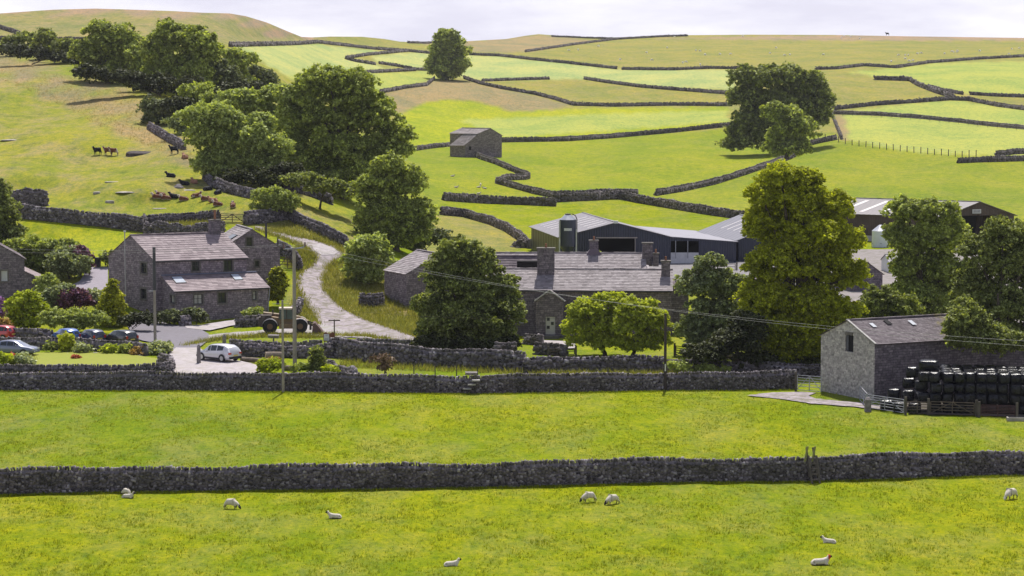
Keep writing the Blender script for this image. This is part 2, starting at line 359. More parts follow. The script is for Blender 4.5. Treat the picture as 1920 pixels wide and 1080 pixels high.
def drape(name, poly, mat, dz=.06, label=None, step=10, kind='structure'):
    bm = bmesh.new(); vs = [bm.verts.new((x, y, 0)) for x, y in poly]; bm.faces.new(vs)
    xs = [p[0] for p in poly]; ys = [p[1] for p in poly]
    for a, lo, hi in ((0, min(xs), max(xs)), (1, min(ys), max(ys))):
        q = lo+step
        while q < hi:
            n = (1, 0, 0) if a == 0 else (0, 1, 0)
            bmesh.ops.bisect_plane(bm, geom=bm.verts[:]+bm.edges[:]+bm.faces[:], plane_co=(q, 0, 0) if a == 0 else (0, q, 0), plane_no=n); q += step*(1 if a == 0 else .5)
    co = np.array([v.co[:] for v in bm.verts]); p = P(co[:, 0], co[:, 1], dz)
    for v, q in zip(bm.verts, p): v.co = q.tolist()
    bmesh.ops.recalc_face_normals(bm, faces=bm.faces[:])
    for f in bm.faces:
        f.normal_update()
    if sum(f.normal.z for f in bm.faces) < 0: bmesh.ops.reverse_faces(bm, faces=bm.faces[:])
    me = bpy.data.meshes.new(name); bm.to_mesh(me); bm.free(); me.materials.append(mat)
    o = bpy.data.objects.new(name, me); COL.objects.link(o); return tag(o, label, kind=kind)
def wob(poly, amp=2.0, step=9, seed=1):                    # ragged natural edge
    r = random.Random(seed); out = []
    n = len(poly)
    for i in range(n):
        (x0, y0), (x1, y1) = poly[i], poly[(i+1) % n]; m = max(1, int(math.hypot(x1-x0, y1-y0)/step))
        for j in range(m): out.append((x0+(x1-x0)*j/m+r.uniform(-amp, amp), y0+(y1-y0)*j/m+r.uniform(-amp, amp)*.4))
    return out
LANE = m_path('rough stone lane', (.35, .305, .325), 1.3, (.16, .15, .09), .75, .5)
ASPH = m_path('worn asphalt', (.2, .185, .21), 2.5, (.16, .15, .15), .25, .16)
CONC = m_path('pale gravel', (.42, .38, .395), 2, (.26, .24, .17), .4, .22)
LAWN = m_path('mown lawn', (.26, .275, .045), 6, (.2, .26, .03), .4, .12)
drape('lane', wob([(480, 424), (515, 434), (560, 445), (600, 453), (626, 461), (641, 474), (640, 486), (618, 500), (606, 520), (606, 540), (622, 560), (640, 577), (672, 594), (715, 610), (760, 625), (800, 640), (800, 648), (740, 640), (690, 630), (650, 628), (600, 629), (597, 612), (590, 592), (575, 572), (562, 548), (556, 530), (560, 514), (582, 499), (592, 487), (586, 474), (560, 460), (530, 447), (500, 436), (478, 430)], 2, 8), LANE, .07, 'rough pale stone lane winding up the hill')
drape('lane_edge', wob([(596, 606), (560, 616), (470, 622), (380, 630), (330, 640), (345, 649), (420, 634), (500, 630), (600, 632), (700, 636), (650, 622)], 1.5, 8, 3), m_path('track stone', (.36, .33, .34), 3, (.2, .21, .08), .4), .10, 'worn stony track in front of the tractor')
drape('yard', wob([(236, 606), (275, 598), (330, 612), (372, 617), (392, 628), (390, 640), (372, 655), (326, 662), (322, 650), (300, 646), (268, 641), (250, 634)], .8, 8, 5), ASPH, .13, 'grey asphalt yard beside the farmhouse')
drape('forecourt', wob([(345, 612), (380, 611), (440, 602), (446, 606), (440, 612), (392, 622), (350, 618)], .8, 8, 6), CONC, .16, 'sunlit pale concrete in front of the lean-to')
drape('driveway', wob([(318, 664), (330, 655), (375, 655), (390, 668), (470, 684), (500, 694), (470, 704), (330, 704), (320, 690)], .8, 8, 7), CONC, .17, 'pale gravel driveway where the white car stands')
drape('lane_patch', wob([(584, 462), (600, 458), (622, 464), (636, 473), (626, 479), (604, 480), (592, 474)], .8, 6, 15), CONC, .11, 'bright concrete patch at the bend of the lane')
drape('gravel_yard', wob([(120, 545), (150, 528), (166, 503), (203, 502), (202, 550), (190, 570), (150, 568)], .8, 8, 8), m_path('pink gravel', (.32, .29, .33), 4, (.22, .2, .22), .3, .16), .12, 'pale gravel yard beside the farmhouse gable')
drape('lawn', wob([(60, 664), (120, 662), (220, 663), (300, 675), (318, 684), (318, 692), (200, 700), (60, 700), (40, 690)], .6, 8, 9), LAWN, .12, 'smooth mown garden lawn inside the stone wall')
drape('track', wob([(1400, 743), (1440, 738), (1500, 736), (1530, 738), (1516, 743), (1530, 749), (1580, 754), (1615, 757), (1655, 762), (1655, 770), (1600, 764), (1520, 758), (1460, 749)], 1.2, 8, 10), LANE, .08, 'pale stony farm track through the field gateway')
drape('bale_yard', wob([(1652, 762), (1690, 740), (1740, 735), (2000, 735), (2010, 782), (1900, 783), (1720, 778)], 1.5, 8, 14), m_path('dark yard ground', (.10, .085, .08), 2, (.12, .12, .05), .4, .3), .09, 'dark ground under the bale stack')  # plain dark sheet of ground laid beneath the bales
drape('courtyard', wob([(1020, 640), (1075, 642), (1080, 650), (1075, 656), (1020, 657), (1000, 650)], .8, 8, 11), CONC, .12, 'pale path before the long farmhouse porch')
drape('farmyard', wob([(1090, 480), (1330, 484), (1460, 500), (1660, 520), (1700, 560), (1640, 600), (1500, 590), (1400, 560), (1250, 520), (1095, 495)], 1, 12, 12), m_path('stained concrete', (.24, .225, .235), 2, (.14, .13, .12), .5, .25), .10, 'concrete farmyard behind the trees')
drape('barn_yard', wob([(1560, 470), (1780, 468), (1960, 480), (1960, 640), (1840, 660), (1640, 600), (1560, 540)], 1, 12, 13), m_path('shaded yard surface', (.27, .24, .24), 2, (.12, .12, .07), .5, .25), .14, 'pale yard under the trees')
# ------------------------------------------------------------------ dry stone walls
DS = m_drystone(); DSF = m_drystone('far dry stone', (.055, .048, .05), (.15, .13, .135), (.3, .27, .27))
def path3(px, step):
    out = []
    for (x0, y0), (x1, y1) in zip(px[:-1], px[1:]):
        n = max(1, int(math.hypot(x1-x0, y1-y0)/3)); t = np.arange(n)/n
        out.append(P(x0+(x1-x0)*t, y0+(y1-y0)*t))
    out.append(P(np.array([px[-1][0]]), np.array([px[-1][1]]))); p = np.concatenate(out)
    d = np.concatenate([[0], np.cumsum(np.linalg.norm(np.diff(p[:, :2], axis=0), axis=1))])
    n = max(2, int(d[-1]/step)+1); q = np.linspace(0, d[-1], n)
    return np.stack([np.interp(q, d, p[:, i]) for i in range(3)], -1), q
CUBE = np.array([[-1, -1, -1], [1, -1, -1], [1, 1, -1], [-1, 1, -1], [-1, -1, 1], [1, -1, 1], [1, 1, 1], [-1, 1, 1]], float)
CF = np.array([[3, 2, 1, 0], [4, 5, 6, 7], [0, 1, 5, 4], [1, 2, 6, 5], [2, 3, 7, 6], [3, 0, 4, 7]])
def stones(C, T, N, H, jit, tilt):
    """boxes at C with axes T (along), N (across), up; half sizes H; ragged corners"""
    n = len(C); a = NR.normal(0, tilt, n)[:, None]; b = NR.normal(0, .12, n)[:, None]
    up = np.zeros((n, 3)); up[:, 2] = 1
    T2 = T*np.cos(a)+up*np.sin(a); U2 = up*np.cos(a)-T*np.sin(a)
    T3 = T2*np.cos(b)+N*np.sin(b); N3 = N*np.cos(b)-T2*np.sin(b)
    c = CUBE[None]*(1+NR.uniform(-jit, jit*.3, (n, 8, 3)))*H[:, None, :]
    V = C[:, None]+c[..., :1]*T3[:, None]+c[..., 1:2]*N3[:, None]+c[..., 2:]*U2[:, None]
    F = CF[None]+8*np.arange(n)[:, None, None]
    return V.reshape(-1, 3), F.reshape(-1, 4)
def drywall(px, h, label, w=.55, group=None, ruin=0, s=None):
    sc = s or float(np.mean([S(x, y) for x, y in px])); w, h = (w, h) if sc > 9 else (.42, h*.88); w, h = (w, h) if sc > 14 else (w*.88, h*.93); near = sc > 21
    ws, hs = (.23, .145) if near else ((.38, .24) if sc > 11.5 else ((.75, .45) if sc > 6 else (1.4, .75)))
    step = 1.0 if sc > 11 else 2.5
    p, d = path3(px, step); L = d[-1]
    if len(p) < 2: return
    tg = np.gradient(p, axis=0); tg[:, 2] = 0; tg /= np.linalg.norm(tg, axis=1)[:, None]+1e-9
    nn = np.stack([-tg[:, 1], tg[:, 0], np.zeros(len(p))], -1)
    prof = 1+ruin*(np.sin(d*.9)+np.sin(d*2.3+1))*.25+.05*np.sin(d*.35+len(px))+.04*np.sin(d*.8); hh = h*prof
    def frame(q):
        f = lambda A: np.stack([np.interp(q, d, A[:, i]) for i in range(3)], -1)
        T = f(tg); T /= np.linalg.norm(T, axis=1)[:, None]; N = np.stack([-T[:, 1], T[:, 0], 0*q], -1)
        slope = np.interp(q, d, np.gradient(p[:, 2], d)); T = T+np.stack([0*q, 0*q, slope], -1); T /= np.linalg.norm(T, axis=1)[:, None]
        return f(p), T, N, np.interp(q, d, hh)
    org = p[len(p)//2].copy(); Vs = []; Fs = []; base = 0
    # core
    k = .82; rows = np.array([[-1, -.3, .5*w*k*1.15], [-1, 1, .5*w*k*.62], [1, 1, .5*w*k*.62], [1, -.3, .5*w*k*1.15]])
    ring = np.stack([p+nn*(r[0]*r[2])+np.array([0, 0, 1.])*((hh*.93 if r[1] > 0 else np.full(len(p), -.3))[:, None]) for r in rows], 1)
    m = len(p); V = ring.reshape(-1, 3); i = np.arange(m-1)*4
    F = np.concatenate([np.stack([i+a, i+(a+1) % 4, i+4+(a+1) % 4, i+4+a], -1) for a in range(4)]+[np.array([[3, 2, 1, 0]]), np.array([[0, 1, 2, 3]])+4*(m-1)])
    Vs.append(V); Fs.append(F); base += len(V)
    nr = max(1, int(round((h-.22)/hs)))
    for side in (-1, 1):
        for r in range(nr):
            z = (r+.5)*hs; q = np.arange(0, L, ws)+NR.uniform(-.3, .3)*ws; q = np.clip(q+NR.uniform(-.22, .22, len(q))*ws, 0.02, L-.02)
            c, T, N, Hh = frame(q); f = z/h; off = side*.5*w*(1.12-.5*f)
            C = c+N*(off*.86)[None] if np.ndim(off) else c+N*off*.86
            C = C.copy(); C[:, 2] += z*Hh/h+NR.uniform(-.5, .5, len(q))*hs*.9; C += N*(NR.uniform(-.05, .06, len(q))*side)[:, None]
            H = np.stack([ws*NR.uniform(.28, .68, len(q)), np.full(len(q), .13 if near else .17), hs*NR.uniform(.35, .8, len(q))], -1)
            V, F = stones(C, T, N, H, .45, .28); Vs.append(V); Fs.append(F+base); base += len(V)
    cw = .17 if near else (.26 if sc > 11.5 else (.6 if sc > 6 else 1.2))
    q = np.arange(0, L, cw*1.05); q = np.clip(q+NR.uniform(-.2, .2, len(q))*cw, 0, L); c, T, N, Hh = frame(q); C = c.copy(); C[:, 2] += Hh-.02
    H = np.stack([cw*NR.uniform(.35, .6, len(q)), .5*w*.66*NR.uniform(.75, 1.1, len(q)), NR.uniform(.09, .2, len(q))*(1 if near else 1.1)], -1)
    V, F = stones(C, T, N, H, .4, .3); Vs.append(V); Fs.append(F+base); base += len(V)
    V = np.concatenate(Vs)-org; o = mesh_np('dry_stone_wall', V, np.concatenate(Fs), DS if sc > 11 else DSF); o.location = org.tolist()
    return tag(o, label, 'stone wall', group or 'dry stone field walls', 'thing')
drywall([(-480, 940), (-80, 930), (0, 927), (200, 922), (480, 919), (660, 917), (960, 912), (1260, 904), (1510, 902), (1700, 896), (1860, 889), (1920, 890), (2000, 888), (2400, 880)], 1.5, 'long grey dry stone wall across the front field crossed by a ladder stile')
drywall([(-480, 731), (0, 731), (300, 731), (500, 732), (700, 735), (900, 737), (1250, 731), (1400, 731), (1492, 729)], 1.42, 'long dark dry stone wall behind the second field ending at a metal gate')
drywall([(-60, 706), (100, 706), (220, 705), (318, 701), (322, 690), (300, 684)], .95, 'low garden wall curving round the front edge of the mown lawn')
drywall([(-60, 654), (60, 655), (150, 656), (230, 661), (276, 667)], 1.05, 'stone wall between the parked cars and the garden')
drywall([(-80, 404), (40, 409), (100, 415), (190, 424), (268, 434)], 1.65, 'tall stone wall at the foot of the cattle pasture above the garden')
drywall([(268, 425), (330, 417), (412, 414)], 1.2, 'stone wall at the back of the small grassy enclosure behind the farmhouse', ruin=.2)
drywall([(270, 424), (276, 440), (330, 442), (372, 440), (420, 438)], 1.35, 'ragged stone wall in front of the small grassy enclosure', ruin=.5)
drywall([(-60, 378), (0, 381), (40, 385), (88, 386)], 1.9, 'broken end of a tall stone wall by the dark tree at the left edge', ruin=.3)
drywall([(460, 421), (500, 417), (540, 410), (560, 421), (590, 435), (620, 450), (652, 466)], 1.45, 'stone wall running down beside the top of the lane under the hawthorn')
drywall([(280, 243), (298, 254), (318, 266), (345, 281)], 1.3, 'short stone wall below the dark hawthorn on the left hillside')
drywall([(384, 336), (398, 350), (430, 362), (482, 374)], 1.35, 'stone wall under the pale ash trees beside the resting cattle')
drywall([(528, 352), (560, 362), (590, 371), (622, 384)], 1.35, 'stone wall in the shade below the giant sycamore')
drywall([(-80, 50), (0, 54), (38, 66)], 1.3, 'stone wall climbing the far left hilltop')
drywall([(-80, 74), (15, 76), (110, 78), (135, 77), (200, 80)], 1.3, 'stone wall passing behind the row of small trees at far left')
drywall([(430, 88), (500, 86), (560, 84), (595, 81), (650, 87), (700, 93), (765, 97), (805, 101), (870, 103), (940, 106), (1000, 113), (1060, 119), (1157, 130)], 1.5, 'long wall crossing the upper fields behind the lone knoll tree')
drywall([(1168, 131), (1260, 132), (1330, 129), (1400, 130)], 1.5, 'upper wall between the gap and the big hillside tree')
drywall([(1530, 131), (1570, 130), (1620, 124), (1680, 128), (1740, 119), (1830, 112), (1920, 107), (2050, 100)], 1.5, 'upper wall under the hilltop sheep pasture at right')
drywall([(765, 97), (690, 104), (647, 111), (665, 116), (703, 122)], 1.4, 'looping wall left of the lone knoll tree')
drywall([(711, 120), (745, 125), (780, 132), (805, 133)], 1.4, 'short wall piece leading to the lone knoll tree')
drywall([(655, 139), (720, 136), (780, 133)], 1.4, 'thin wall between two mown fields left of the knoll')
drywall([(712, 175), (760, 166), (800, 161), (815, 149)], 1.5, 'wall descending the left side of the knoll')
drywall([(870, 148), (900, 158), (940, 167), (1000, 177), (1040, 187), (1075, 198), (1150, 200), (1260, 198), (1372, 199)], 1.5, 'wall descending the right side of the knoll and across the slope')
drywall([(905, 153), (960, 151), (1030, 149)], 1.3, 'faint wall behind the olive field right of the knoll')
drywall([(1095, 149), (1140, 156), (1200, 164), (1260, 169), (1366, 177)], 1.5, 'wall at the top of the olive field running to the big hillside tree')
drywall([(774, 283), (810, 278), (850, 274)], 1.3, 'low wall joining the field barn from the left')
drywall([(940, 267), (1000, 266), (1060, 265), (1150, 259), (1260, 249), (1372, 237)], 1.6, 'straight wall running right from the field barn')
drywall([(877, 288), (900, 298), (930, 308), (962, 322), (993, 334), (985, 337), (950, 338), (930, 344), (960, 352), (1000, 363), (1040, 371)], 1.5, 'zigzag wall winding down from the field barn')
drywall([(1040, 372), (1100, 371), (1150, 369), (1196, 368)], 1.6, 'short wall at the foot of the zigzag wall', )
drywall([(833, 376), (900, 381), (1000, 385), (1041, 387)], 1.6, 'straight wall behind the front tree below the field barn')
drywall([(1041, 379), (1100, 376), (1160, 373), (1195, 380), (1260, 391), (1330, 403), (1394, 412)], 1.6, 'wall descending towards the tall yellow-green tree')
drywall([(828, 403), (870, 407), (920, 421), (950, 434), (975, 451), (992, 466)], 1.45, 'stone wall curving down to the rubble heap by the blue barn')
drywall([(1230, 367), (1280, 359), (1340, 346), (1400, 327), (1440, 313), (1480, 299), (1506, 286), (1520, 272), (1568, 262)], 1.6, 'wall climbing diagonally beneath the big hillside tree')
drywall([(1560, 207), (1640, 198), (1700, 194), (1780, 188), (1815, 189), (1870, 200), (1960, 212)], 1.6, 'wall crossing the slope right of the big hillside tree')
drywall([(1640, 150), (1705, 152), (1720, 161), (1750, 173), (1790, 186)], 1.8, 'dark curving wall down the right hillside')
drywall([(1740, 164), (1770, 172), (1806, 178)], 1.4, 'short wall beside the gap on the right hillside')
drywall([(1819, 178), (1870, 181), (1980, 185)], 1.3, 'wall on the right hillside leaving the frame above the mown field')
drywall([(1563, 214), (1650, 217), (1730, 223), (1800, 230), (1860, 237), (1960, 246)], 1.35, 'low wall topped by a wire fence along the right mown field')
drywall([(1796, 306), (1840, 304), (1880, 303), (1980, 300)], 1.5, 'near wall of the sheepfold at the right edge')
drywall([(1868, 293), (1900, 289), (1980, 286)], 1.5, 'back wall of the sheepfold at the right edge')
drywall([(765, 81), (800, 82), (815, 81)], 1.2, 'faint wall on the skyline left of the lone knoll tree')
drywall([(1035, 69), (1100, 72), (1165, 74)], 1.2, 'faint wall along the skyline right of the knoll')
drywall([(985, 98), (1020, 93), (1080, 84), (1160, 74), (1250, 69), (1290, 68)], 1.4, 'wall slanting up to the skyline beside the brown moor')
drywall([(1560, 216), (1578, 262)], 1.2, 'ruined wall under the right side of the big hillside tree', ruin=.5)
drywall([(450, 668), (520, 670), (590, 672), (628, 670)], 1.1, 'broken stone wall behind the white car and the logs', ruin=.35)
drywall([(432, 652), (500, 655), (560, 656), (602, 655)], .7, 'low stone wall on the near side of the small green', ruin=.3)
drywall([(620, 668), (680, 678), (760, 684), (850, 690), (940, 694), (985, 697)], 1.7, 'tall shaded stone wall beneath the dark sycamore')
drywall([(632, 656), (690, 651), (745, 653), (800, 657), (850, 663)], .75, 'upper terrace wall between the lane and the shaded wall')
drywall([(985, 700), (1100, 696), (1245, 697)], 1.3, 'shaded stone wall under the two apple trees')
drywall([(1250, 698), (1350, 702), (1440, 706), (1490, 708), (1545, 706)], 1.1, 'shaded stone wall behind the field gate beside the stone barn')
drywall([(1005, 664), (1040, 666), (1062, 668)], 1.0, 'stone courtyard wall left of the porch steps')
drywall([(930, 682), (955, 684), (967, 682)], 1.9, 'squared grey wall end below the dark sycamore')
drywall([(985, 645), (1018, 648)], .9, 'rubble wall against the long farmhouse')
drywall([(443, 613), (470, 613), (492, 610)], 1.05, 'short garden wall left of the telehandler')
drywall([(340, 613), (358, 612)], 1.05, 'stub of wall between the shrubs before the lean-to')
drywall([(676, 574), (700, 575), (719, 573)], 1.35, 'square stone stub in the long grass beside the lane')
drywall([(600, 690), (640, 702), (668, 712)], .8, 'tumbled stone bank sloping down beside the dark garden conifer', ruin=.5)
drywall([(522, 474), (540, 482), (556, 496), (562, 507)], 1.5, 'mossy wall sloping down to the wooden gate beside the farmhouse wing')
drywall([(545, 598), (556, 590), (563, 574)], 1.1, 'rough wall behind the telehandler', ruin=.4)
drywall([(0, 640), (50, 640), (100, 640)], 1.2, 'wall behind the red car')
drywall([(1395, 570), (1470, 572), (1560, 575)], 1.4, 'yard wall between the tall trees')
# ------------------------------------------------------------------ trees
BARK = plain('bark', (.075, .06, .045), .95, var=.4, scale=3)
def leaves(C, rad, per, size, flat=.75, up=.55):
    n = len(C); c = np.repeat(C, per, 0); r = np.repeat(rad, per)
    d = NR.normal(size=(n*per, 3)); d /= np.linalg.norm(d, axis=1)[:, None]
    p = c+d*np.stack([r, r, r*flat], -1)*(NR.uniform(.25, 1.05, (n*per, 1)))
    nrm = d*.7+NR.normal(size=d.shape)*.75; nrm[:, 2] += up; nrm /= np.linalg.norm(nrm, axis=1)[:, None]
    u = np.cross(nrm, NR.normal(size=d.shape)); u /= np.linalg.norm(u, axis=1)[:, None]; v = np.cross(nrm, u)
    s = size*NR.uniform(.6, 1.25, (n*per, 1))
    V = np.stack([p-u*s, p-v*s*.62-nrm*s*.12, p+u*s, p+v*s*.62-nrm*s*.12], 1)
    return V.reshape(-1, 3), np.arange(n*per*4).reshape(-1, 4)
def crown_pts(lobes, S0, t, cr, fill=1.0):
    """lobes in picture units -> boughs standing on ellipsoid shells round the tree's own depth -> leaf clumps over the top of each bough"""
    L = []
    for i, lb in enumerate(lobes):
        x, y, rx, ry = lb[:4]; dd = (((i*7919) % 100)/100-.5)*.9*rx/S0+(lb[4] if len(lb) > 4 else 0); L.append((at(x, y, t+dd), rx*1.16/S0, max(rx, ry)/S0, ry*1.16/S0))
    C = []
    for c, a, b, h in L:
        br = max(1.5*cr, .30*math.sqrt(a*h)); n = max(8, int(a*h*4*2.6/(br*br*2.1)))
        d = NR.normal(size=(n, 3)); d /= np.linalg.norm(d, axis=1)[:, None]; d[:, 2] = np.where(d[:, 2] < -.45, -d[:, 2]*.6, d[:, 2])
        B = c+d*np.array([a, b, h])*(NR.uniform(.55, .98, (n, 1))); rb = br*NR.uniform(.6, 1.25, n)
        keep = np.ones(n, bool)
        for c2, a2, b2, h2 in L:
            q = (B-c2)/np.array([a2, b2, h2]); keep &= (q*q).sum(1) > .22
        B, rb = B[keep], rb[keep]
        nf = max(3, int(a*h*4/(cr*cr)*.55*fill)); g = NR.normal(size=(nf, 3)); g /= np.linalg.norm(g, axis=1)[:, None]
        C.append(c+g*np.array([a, b*.8, h])*(NR.uniform(.25, .74, (nf, 1))))
        if not len(B): continue
        m = max(5, int(5.2*(br/cr)**2*.62)); B2 = np.repeat(B, m, 0); r2 = np.repeat(rb, m)
        e = NR.normal(size=B2.shape); e /= np.linalg.norm(e, axis=1)[:, None]; e[:, 2] = np.where(e[:, 2] < -.15, -e[:, 2], e[:, 2])
        C.append(B2+e*np.stack([r2, r2, r2*.8], -1)*NR.uniform(.75, 1.08, (len(B2), 1)))
    return np.concatenate(C), L
def tree(base, lobes, mat, label, cat='tree', name='tree', s0=None, dens=1.0, lsz=1.0, trunk=.035, crs=1.0, group=None, flat=.8, up=.8, skirt=True, fill=1.0):
    S0 = s0 or float(S(*base)); t = FPX/S0; lobes = list(lobes)
    if skirt and cat in ('tree', 'conifer'):
        xa, xb = min(l[0]-l[2] for l in lobes), max(l[0]+l[2] for l in lobes); yt = min(l[1]-l[3] for l in lobes); w_, h_ = xb-xa, base[1]-yt; bx = .5*base[0]+.25*(xa+xb)
        lobes += [(bx-.16*w_, base[1]-.20*h_, .25*w_, .16*h_), (bx+.16*w_, base[1]-.17*h_, .25*w_, .15*h_), (bx, base[1]-.12*h_, .30*w_, .12*h_)]
    b = at(base[0], base[1], t)
    root = empty(name, b.tolist(), 0, label, cat, group)
    size = min(.75, max(.15, 3.3/S0))*lsz; cr = max(1.5*size, 6.5/S0)*crs
    C, L = crown_pts(lobes, S0, t, cr, fill)
    per = max(7, int(8*dens*(cr/size)**2*.40))
    # limbs
    W = max(l[0]+l[2] for l in lobes)-min(l[0]-l[2] for l in lobes); Hm = (base[1]-min(l[1]-l[3] for l in lobes))/S0
    mb = MB(); r0 = max(.06, Hm*trunk); cc = np.mean([l[0] for l in L], axis=0); lowz = min(l[0][2]-l[3] for l in L)
    B = Vector(b.tolist()); top = Vector(cc.tolist()); top.z = max(top.z, B.z+.4*Hm)
    k1 = B.lerp(top, .35)+Vector((RND.uniform(-.2, .2), RND.uniform(-.2, .2), 0))
    mb.tube([B-Vector((0, 0, .3)), B+Vector((0, 0, .05*Hm)), k1, B.lerp(top, .75), top+Vector((0, 0, Hm*.12))], [r0*1.5, r0, r0*.8, r0*.5, r0*.15], 8)
    for c, a, bb, h in L:
        e = Vector(c.tolist()); st = B.lerp(top, RND.uniform(.22, .6)); md = st.lerp(e, .5)+Vector((0, 0, .08*Hm))
        if (e-st).length > .4: mb.tube([st, md, e], [r0*.45, r0*.3, r0*.12], 6)
    mb.build('trunk', BARK, root, off=b.tolist())
    V, F = leaves(C, np.full(len(C), cr)*NR.uniform(.5, 1.3, len(C)), per, size, flat, up)
    V2 = V-b
    mesh_np('crown', V2, F, mat, root)
    return root, len(F)
def LM(n, c, t, c2):
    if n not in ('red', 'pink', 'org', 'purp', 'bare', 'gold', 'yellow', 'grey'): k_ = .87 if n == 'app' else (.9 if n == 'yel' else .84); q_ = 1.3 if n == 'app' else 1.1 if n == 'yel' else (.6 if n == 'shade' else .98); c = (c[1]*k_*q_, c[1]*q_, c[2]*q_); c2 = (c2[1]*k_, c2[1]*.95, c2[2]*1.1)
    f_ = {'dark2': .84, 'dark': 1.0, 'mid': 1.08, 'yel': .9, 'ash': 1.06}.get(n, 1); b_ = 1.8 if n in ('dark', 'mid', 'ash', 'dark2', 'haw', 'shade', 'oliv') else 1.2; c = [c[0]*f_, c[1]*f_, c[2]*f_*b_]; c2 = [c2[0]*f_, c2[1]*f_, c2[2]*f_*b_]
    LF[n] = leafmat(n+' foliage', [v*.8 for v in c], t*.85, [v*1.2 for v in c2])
LF = {}
LM('dark', (0.13, 0.194, 0.03), 0.42, (0.34, 0.426, 0.064)); LM('mid', (0.184, 0.27, 0.038), 0.46, (0.468, 0.553, 0.074)); LM('ash', (0.294, 0.368, 0.054), 0.5, (0.535, 0.585, 0.117)); LM('yel', (0.334, 0.367, 0.02), 0.5, (0.636, 0.636, 0.03))
LM('app', (0.317, 0.383, 0.039), 0.52, (0.553, 0.577, 0.06)); LM('blue', (0.162, 0.216, 0.086), 0.4, (0.426, 0.489, 0.192)); LM('purp', (0.091, 0.039, 0.065), 0.25, (0.235, 0.099, 0.161)); LM('gold', (.21, .24, .015), 0.35, (.52, .52, .03))
LM('bright', (0.281, 0.421, 0.021), 0.46, (0.489, 0.598, 0.041)); LM('grey', (0.346, 0.411, 0.173), 0.35, (0.602, 0.619, 0.334)); LM('red', (.5, .08, .05), .2, (.6, .2, .08)); LM('oliv', (0.282, 0.346, 0.054), 0.4, (0.535, 0.535, 0.084))
LM('haw', (0.098, 0.13, 0.032), 0.3, (0.255, 0.287, 0.074)); LM('pink', (.3, .12, .3), .2, (.45, .25, .5)); LM('org', (.36, .25, .05), .3, (.5, .3, .1)); LM('dark2', (0.13, 0.205, 0.032), 0.44, (0.426, 0.532, 0.085))
LM('yellow', (0.455, 0.506, 0.025), 0.35, (0.598, 0.632, 0.046)); LM('bare', (.16, .1, .06), .1, (.25, .17, .1))
LM('shade', (.05, .06, .014), .25, (.10, .12, .025))  # leaf colour darkened to carry the deep shade under the trees
